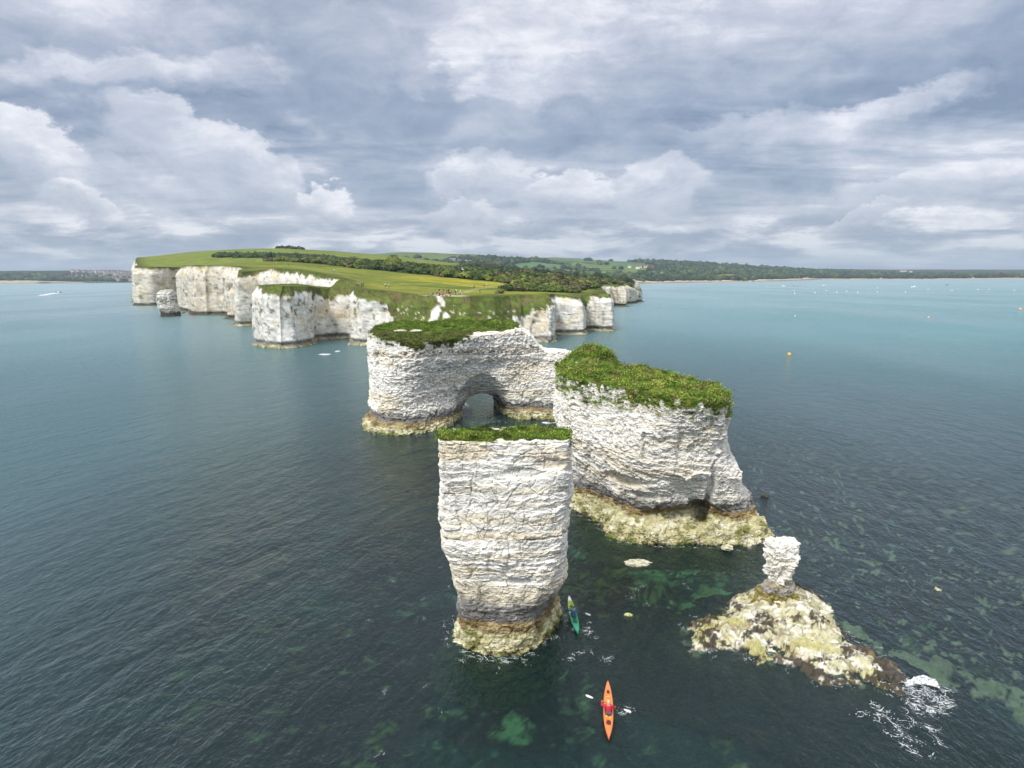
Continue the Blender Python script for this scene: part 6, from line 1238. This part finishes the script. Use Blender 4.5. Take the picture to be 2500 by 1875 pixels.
# ------------------------------------------------------------------ boats, buoys, a seaweed-dark rock
def boat(loc, rot, L, label, hullc, cabin=True, mast=False, group='boats moored in the bay'):
    t = thing('motor_boat' if not mast else 'sailing_boat', label, 'boat', loc, rot, group); n = 9; co1 = []
    for i in range(n):
        s = i / (n - 1); w = .17 * L * min(1, 1.25 * (1 - s ** 2.4) + .02); z = .10 * L + .06 * L * s ** 2
        co1 += [(-w, (s - .5) * L, z), (-w * .7, (s - .5) * L, -.03 * L), (w * .7, (s - .5) * L, -.03 * L), (w, (s - .5) * L, z)]
    F_ = [(4 * i + k, 4 * i + (k + 1) % 4, 4 * i + 4 + (k + 1) % 4, 4 * i + 4 + k) for i in range(n - 1) for k in range(4)] + [(0, 1, 2, 3), (32, 35, 34, 33)]
    link('hull', mesh_np('hull', co1, F_), cloth(hullc), t)
    if cabin: boxm('cabin', -.11 * L, .11 * L, -.2 * L, .2 * L, .10 * L, .24 * L, M_WHITE, t, .03 * L); boxm('windscreen', -.10 * L, .10 * L, .19 * L, .22 * L, .13 * L, .20 * L, M_DARK, t, .01 * L)
    if mast: c2, f2 = bar((0, .05 * L, .1 * L), (0, .05 * L, 1.25 * L), .012 * L, 6); link('mast', mesh_np('mast', c2, f2), M_WHITE, t)
    return t
for (a, b, L, rot, c_, cab, mst, lab) in [(1874, 701.5, 5, 1.2, (.8, .8, .8), False, True, 'small white sailing boat moored nearest the wooded shore'), (1913, 699.5, 9, 1.5, (.8, .8, .8), True, False, 'white cabin cruiser, left one of a pair off the beach'), (1942, 698.5, 10, 1.7, (.25, .28, .34), True, False, 'grey and white cabin cruiser, right one of a pair off the beach'),
      (2011, 697.5, 8, 1.5, (.8, .8, .8), True, False, 'white motor boat alone off the sandy point'), (2231, 701.5, 10, 1.5, (.85, .85, .85), True, False, 'largest white motor boat, far right of the bay'), (2312, 696, 7, 1.3, (.06, .03, .03), False, True, 'dark-hulled boat with a mast, far right of the bay'), (1973, 706.5, 4, .9, (.7, .72, .74), False, True, 'faint small yacht beyond the mooring buoys')]:
    boat(P(a, b), rot, L, lab, c_, cab, mst)
sp = boat(P(143, 714.5), -1.35, 9, 'dark speedboat racing right with a long white wake, far left', (.03, .03, .05), True, False, None); del_ = 'group' in sp and sp.pop('group')
def buoy(px, py, r, c_, label, group='mooring buoys in the bay'):
    t = thing('mooring_buoy', label, 'buoy', P(px, py), 0, group); bm = bmesh.new(); bmesh.ops.create_uvsphere(bm, u_segments=12, v_segments=8, radius=r, matrix=Matrix.Translation((0, 0, r * .35))); me = bpy.data.meshes.new('float'); bm.to_mesh(me); bm.free(); link('float', me, cloth(c_), t)
    c2, f2 = bar((0, 0, r * 1.2), (0, 0, r * 1.9), r * .12, 6); link('mooring_ring', mesh_np('mooring_ring', c2, f2), M_DARK, t)
for i, (a, b) in enumerate([(1939, 710), (1940, 717), (1990, 715.5), (2018, 710), (2043, 714), (2067, 712), (2094, 714.5), (2142, 703.5), (2142, 714), (2210, 713.5), (2266, 707.5), (2324, 710), (2388, 707.5), (2415, 707), (2476, 710)]): buoy(a, b, .85, (.82, .82, .80), 'white mooring buoy floating in the far bay')
buoy(1927, 866.5, .55, (.80, .50, .10), 'yellow-orange buoy alone on open water right of the stacks', None); buoy(2491, 756, 1.0, (.85, .45, .15), 'orange buoy at the right edge of the bay', None); buoy(2267, 775.5, .6, (.7, .5, .35), 'pale orange buoy in the middle of the right-hand bay', None); buoy(1941, 772, .35, (.8, .8, .8), 'tiny white buoy on open water', None)
def boulder(px, py, r, c_, label, name='rock', cat='rock', seed=1, flat=.5, z=0.0, ex=1.0):
    bm = bmesh.new(); bmesh.ops.create_icosphere(bm, subdivisions=4, radius=1); me = bpy.data.meshes.new(name); bm.to_mesh(me); bm.free(); p = get_co(me); q = p + seed * 7.3
    kk, t_k, ek = facets(q, (1.6, 1.6, 1.6), seed); p = p * (1 + .55 * fbm(q, 1.1, 4, .65, seed) + .30 * kk + .25 * t_k)[:, None] * [r * ex, r, r * flat]; me.vertices.foreach_set('co', p.astype(np.float32).ravel()); w = p + P(px, py, z)
    tn = mixc(np.tile(c_, (len(p), 1)), np.array(c_) * .45, sstep(fbm(q, 2.5, 3, .6, seed + 2), .0, .4)); set_tone(me, mixc(tn, (.03, .03, .02), sstep(w[:, 2], .08, -.05) * .8)); me.update()
    o = link(name, me, M_CHALK); o.location = Vector(P(px, py, z)); return tag(o, label, cat)
boulder(1866, 1212, .42, (.10, .09, .07), 'dark weed-covered rock breaking the surface right of the broad stack', seed=3, flat=.6)
boulder(1556, 1375, .75, (.66, .63, .46), 'flat pale chalk slab awash in front of the broad stack', seed=5, flat=.28, ex=1.4)
boulder(1535, 1505, .35, (.50, .54, .22), 'small yellow-green rock just under the surface right of the green kayak', seed=6, flat=.5, z=-.12)
boulder(2288, 1442, .32, (.62, .62, .40), 'pale round rock alone in the water right of the pillar', seed=7, flat=.5, z=-.08)
boulder(2000, 1500, .55, (.70, .68, .55), 'smooth pale boulder at the right foot of the small pillar', seed=8, flat=.7, z=.25)
boulder(1775, 1337, .5, (.68, .65, .45), 'pale boulder at the cave mouth of the broad stack', seed=9, flat=.5, z=.2)

# ------------------------------------------------------------------ houses
M_TILE = plain('roof_tile', (0.20, 0.10, 0.08), .9, .1); M_SLATE = plain('roof_slate', (0.16, 0.165, 0.18), .8, .2); M_PANE = plain('window_glass', (0.04, 0.05, 0.06), .15, .6)
HM = {}
def house_parts(w, l, h, two, wallc, roof_mat):
    key = (w, l, h, two, wallc, roof_mat.name)
    if key in HM: return HM[key]
    rf = w * .42; walls = mesh_np('wall', [(-w / 2, -l / 2, -3), (w / 2, -l / 2, -3), (w / 2, l / 2, -3), (-w / 2, l / 2, -3), (-w / 2, -l / 2, h), (w / 2, -l / 2, h), (w / 2, l / 2, h), (-w / 2, l / 2, h), (0, -l / 2, h + rf), (0, l / 2, h + rf)], [(0, 1, 5, 8, 4), (2, 3, 7, 9, 6), (1, 2, 6, 5), (3, 0, 4, 7)])
    e = .5; rv = [(-w / 2 - e, -l / 2 - e, h - e * .8 + .25), (0, -l / 2 - e, h + rf + .25), (w / 2 + e, -l / 2 - e, h - e * .8 + .25), (-w / 2 - e, l / 2 + e, h - e * .8 + .25), (0, l / 2 + e, h + rf + .25), (w / 2 + e, l / 2 + e, h - e * .8 + .25)]; rv += [(a, b, c_ - .24) for a, b, c_ in rv]
    roof = mesh_np('roof', rv, [(0, 1, 4, 3), (1, 2, 5, 4), (6, 9, 10, 7), (7, 10, 11, 8), (0, 6, 7, 1), (1, 7, 8, 2), (3, 4, 10, 9), (4, 5, 11, 10), (0, 3, 9, 6), (2, 8, 11, 5)])
    win = mesh_np('window', [(-.6, -.06, -.7), (.6, -.06, -.7), (.6, -.06, .7), (-.6, -.06, .7), (-.6, .06, -.7), (.6, .06, -.7), (.6, .06, .7), (-.6, .06, .7)], [(0, 1, 2, 3), (4, 7, 6, 5), (0, 4, 5, 1), (1, 5, 6, 2), (2, 6, 7, 3), (3, 7, 4, 0)])
    ch = mesh_np('chimney', [(-.5, -.4, 0), (.5, -.4, 0), (.5, .4, 0), (-.5, .4, 0), (-.5, -.4, 2.4), (.5, -.4, 2.4), (.5, .4, 2.4), (-.5, .4, 2.4)], [(0, 1, 5, 4), (1, 2, 6, 5), (2, 3, 7, 6), (3, 0, 4, 7), (4, 5, 6, 7)])
    walls.materials.append(cloth(wallc)); roof.materials.append(roof_mat); win.materials.append(M_PANE); ch.materials.append(cloth(wallc)); HM[key] = (walls, roof, win, ch); return HM[key]
def house(px, py, d_, w, l, h, wallc, roof_mat, label, rot=None, group='houses among the trees on the far hill'):
    q = hit(px, py, d_ * .85, d_ * 1.9); z = q[2] + 2.5; t = thing('house', label, 'house', (q[0], q[1], z), rot if rot is not None else 1.57 + .4 * math.sin(px), group)
    walls, roof, win, ch = house_parts(w, l, h, True, wallc, roof_mat); link('wall', walls, None, t); r_ = link('roof', roof, None, t); c_ = link('chimney', ch, None, r_); c_.location = (0, l * .3, h + w * .42 - .8)
    for fl_ in ((h * .28, h * .74) if h > 4 else (h * .5,)):
        for k in range(3):
            y_ = (k - 1) * l * .28; o = link('window', win, None, t); o.location = (-w / 2 - .05, y_, fl_); o.rotation_euler = (0, 0, 1.5708)
        for k in (-1, 1): o = link('window', win, None, t); o.location = (k * w * .22, -l / 2 - .05, fl_)
WL, PKW, CRM = (.72, .72, .70), (.62, .46, .40), (.60, .55, .44)
for (a, b, d_, w, l, h, c_, rm, lab) in [(1537, 654, 2300, 8, 12, 5, WL, M_SLATE, 'small white house, leftmost on the wooded slope'), (1557, 656.5, 2300, 9, 14, 6, WL, M_TILE, 'white house with red roof beside the pink terrace'), (1563, 654.5, 2350, 9, 14, 6, CRM, M_TILE, 'cream house behind the white house with red roof'), (1577, 654.5, 2300, 10, 18, 7, PKW, M_TILE, 'large pink house with tiled roof, left of two'), (1584, 656, 2320, 10, 18, 6, WL, M_TILE, 'long pale house joining the two pink houses'), (1592, 656.5, 2300, 9, 14, 6, PKW, M_TILE, 'pink house with tiled roof, right of two'),
   (1617, 671.5, 2150, 8, 12, 4, WL, M_SLATE, 'low white bungalow deep in the trees'), (1685, 660, 2500, 9, 16, 5, WL, M_SLATE, 'grey-roofed house on the slope above the bay, left of two'), (1707, 659, 2550, 9, 16, 5, CRM, M_SLATE, 'grey-roofed house on the slope above the bay, right of two'), (1699, 669, 2450, 6, 8, 4, WL, M_TILE, 'tiny white cottage, left of two near the trees'), (1712, 669, 2450, 8, 11, 4, WL, M_SLATE, 'white cottage with grey roof, right of two near the trees'), (1673, 671, 2400, 6, 7, 5, WL, M_SLATE, 'narrow white house half hidden in trees'),
   (1748, 667, 2500, 11, 16, 6, WL, M_SLATE, 'bright white house at the left edge of the yellow field'), (1772, 667.5, 2550, 6, 8, 4, WL, M_SLATE, 'small white outbuilding by the yellow field'), (1808, 664, 2650, 12, 20, 7, CRM, M_TILE, 'big cream house above the right end of the yellow field'), (1815, 663, 2680, 11, 16, 7, CRM, M_SLATE, 'cream house with slate roof behind the big cream house'), (1833, 666, 2650, 9, 14, 4, WL, M_SLATE, 'low white house right of the big cream house'),
   (2002, 664, 3300, 12, 26, 6, PKW, M_TILE, 'pinkish long building above the sandy point'), (2205, 664, 3500, 14, 40, 6, CRM, M_SLATE, 'long pale building in the dark far woods'), (2224, 665, 3500, 10, 18, 5, WL, M_SLATE, 'white building at the end of the long pale one'),
   (1105, 640, 1750, 12, 22, 6, CRM, M_SLATE, 'pale farmhouse below the far hill, left of the flying gull'), (1122, 641.5, 1750, 8, 12, 5, CRM, M_SLATE, 'small farm building, middle of the far village'), (1140, 644, 1750, 9, 16, 5, WL, M_SLATE, 'pale cottage below the flying gull'), (1150, 644.5, 1750, 9, 12, 5, CRM, M_SLATE, 'cream cottage just right of the flying gull'), (1175, 645, 1780, 9, 14, 6, CRM, M_TILE, 'taller cream house of the far village'), (1212, 649.5, 1850, 8, 18, 4, CRM, M_SLATE, 'long low barn at the right of the far village')]:
    house(a, b, d_, w, l, h, c_, rm, lab)
rng = np.random.default_rng(9); n_ = 0
for i in range(150):
    a = 330 - abs(rng.normal(0, 75)); b = rng.uniform(667, 689)
    if a < 165 or a > 332: continue
    d_ = float(np.interp(b, [666, 690], [4600, 3800])); ci_ = int(rng.integers(0, 4)); wc = [(.52, .47, .42), (.62, .58, .50), (.40, .33, .32), (.56, .54, .52)][ci_]; rm = [M_TILE, M_SLATE][int(rng.integers(0, 2))]
    q = D(a, b, d_); t = thing('house', f'{["stone", "cream", "brown", "grey"][ci_]} house with {"red" if rm is M_TILE else "slate"} roof on the {"upper" if b < 674 else "middle" if b < 682 else "shore"} rows of the distant town', 'house', (q[0], q[1], gz(q[0], q[1]) + 4), rng.uniform(0, 3.1), 'houses of the distant town across the bay')
    walls, roof, win, ch = house_parts(12, 20, 8, True, wc, rm); link('wall', walls, None, t); link('roof', roof, None, t)
for i, (a, w) in enumerate([(1733, 6), (1741, 8), (1749, 6), (1840, 6), (2094, 7), (2150, 5), (2180, 6), (2290, 6), (2315, 6), (2360, 6), (2375, 6), (2440, 6), (2465, 6)]):
    ydist = 2480 if a < 1860 else 3500 if a < 2100 else 3380; q = D(a, 685, ydist); t = thing('beach_hut', 'small pale beach hut on the strand of the far bay', 'beach hut', (q[0], q[1], gz(q[0], q[1])), 1.57, 'beach huts on the far strand')
    walls, roof, win, ch = house_parts(w, w * 1.3, 3, False, WL if i % 3 else PKW, M_SLATE); link('wall', walls, None, t); link('roof', roof, None, t)

# ------------------------------------------------------------------ sea air between here and the far hills
hm = bpy.data.materials.new('haze_air'); hm.use_nodes = True; N = NT(hm.node_tree); N.n.clear()
pv = N.new('ShaderNodeVolumePrincipled'); pv.inputs['Color'].default_value = (0.62, 0.78, 0.95, 1); pv.inputs['Density'].default_value = 0.00008; pv.inputs['Anisotropy'].default_value = 0.1
o = N.new('ShaderNodeOutputMaterial'); N.l.new(pv.outputs[0], o.inputs['Volume'])
x0, x1, y0, y1, z0, z1 = -9100, 9100, -450, 9100, -7.5, 230
link('haze', mesh_np('haze', [(x0, y0, z0), (x1, y0, z0), (x1, y1, z0), (x0, y1, z0), (x0, y0, z1), (x1, y0, z1), (x1, y1, z1), (x0, y1, z1)], [(0, 3, 2, 1), (4, 5, 6, 7), (0, 1, 5, 4), (1, 2, 6, 5), (2, 3, 7, 6), (3, 0, 4, 7)]), hm, None, 'stuff')
sc.cycles.volume_bounces = 0; sc.cycles.volume_max_steps = 8
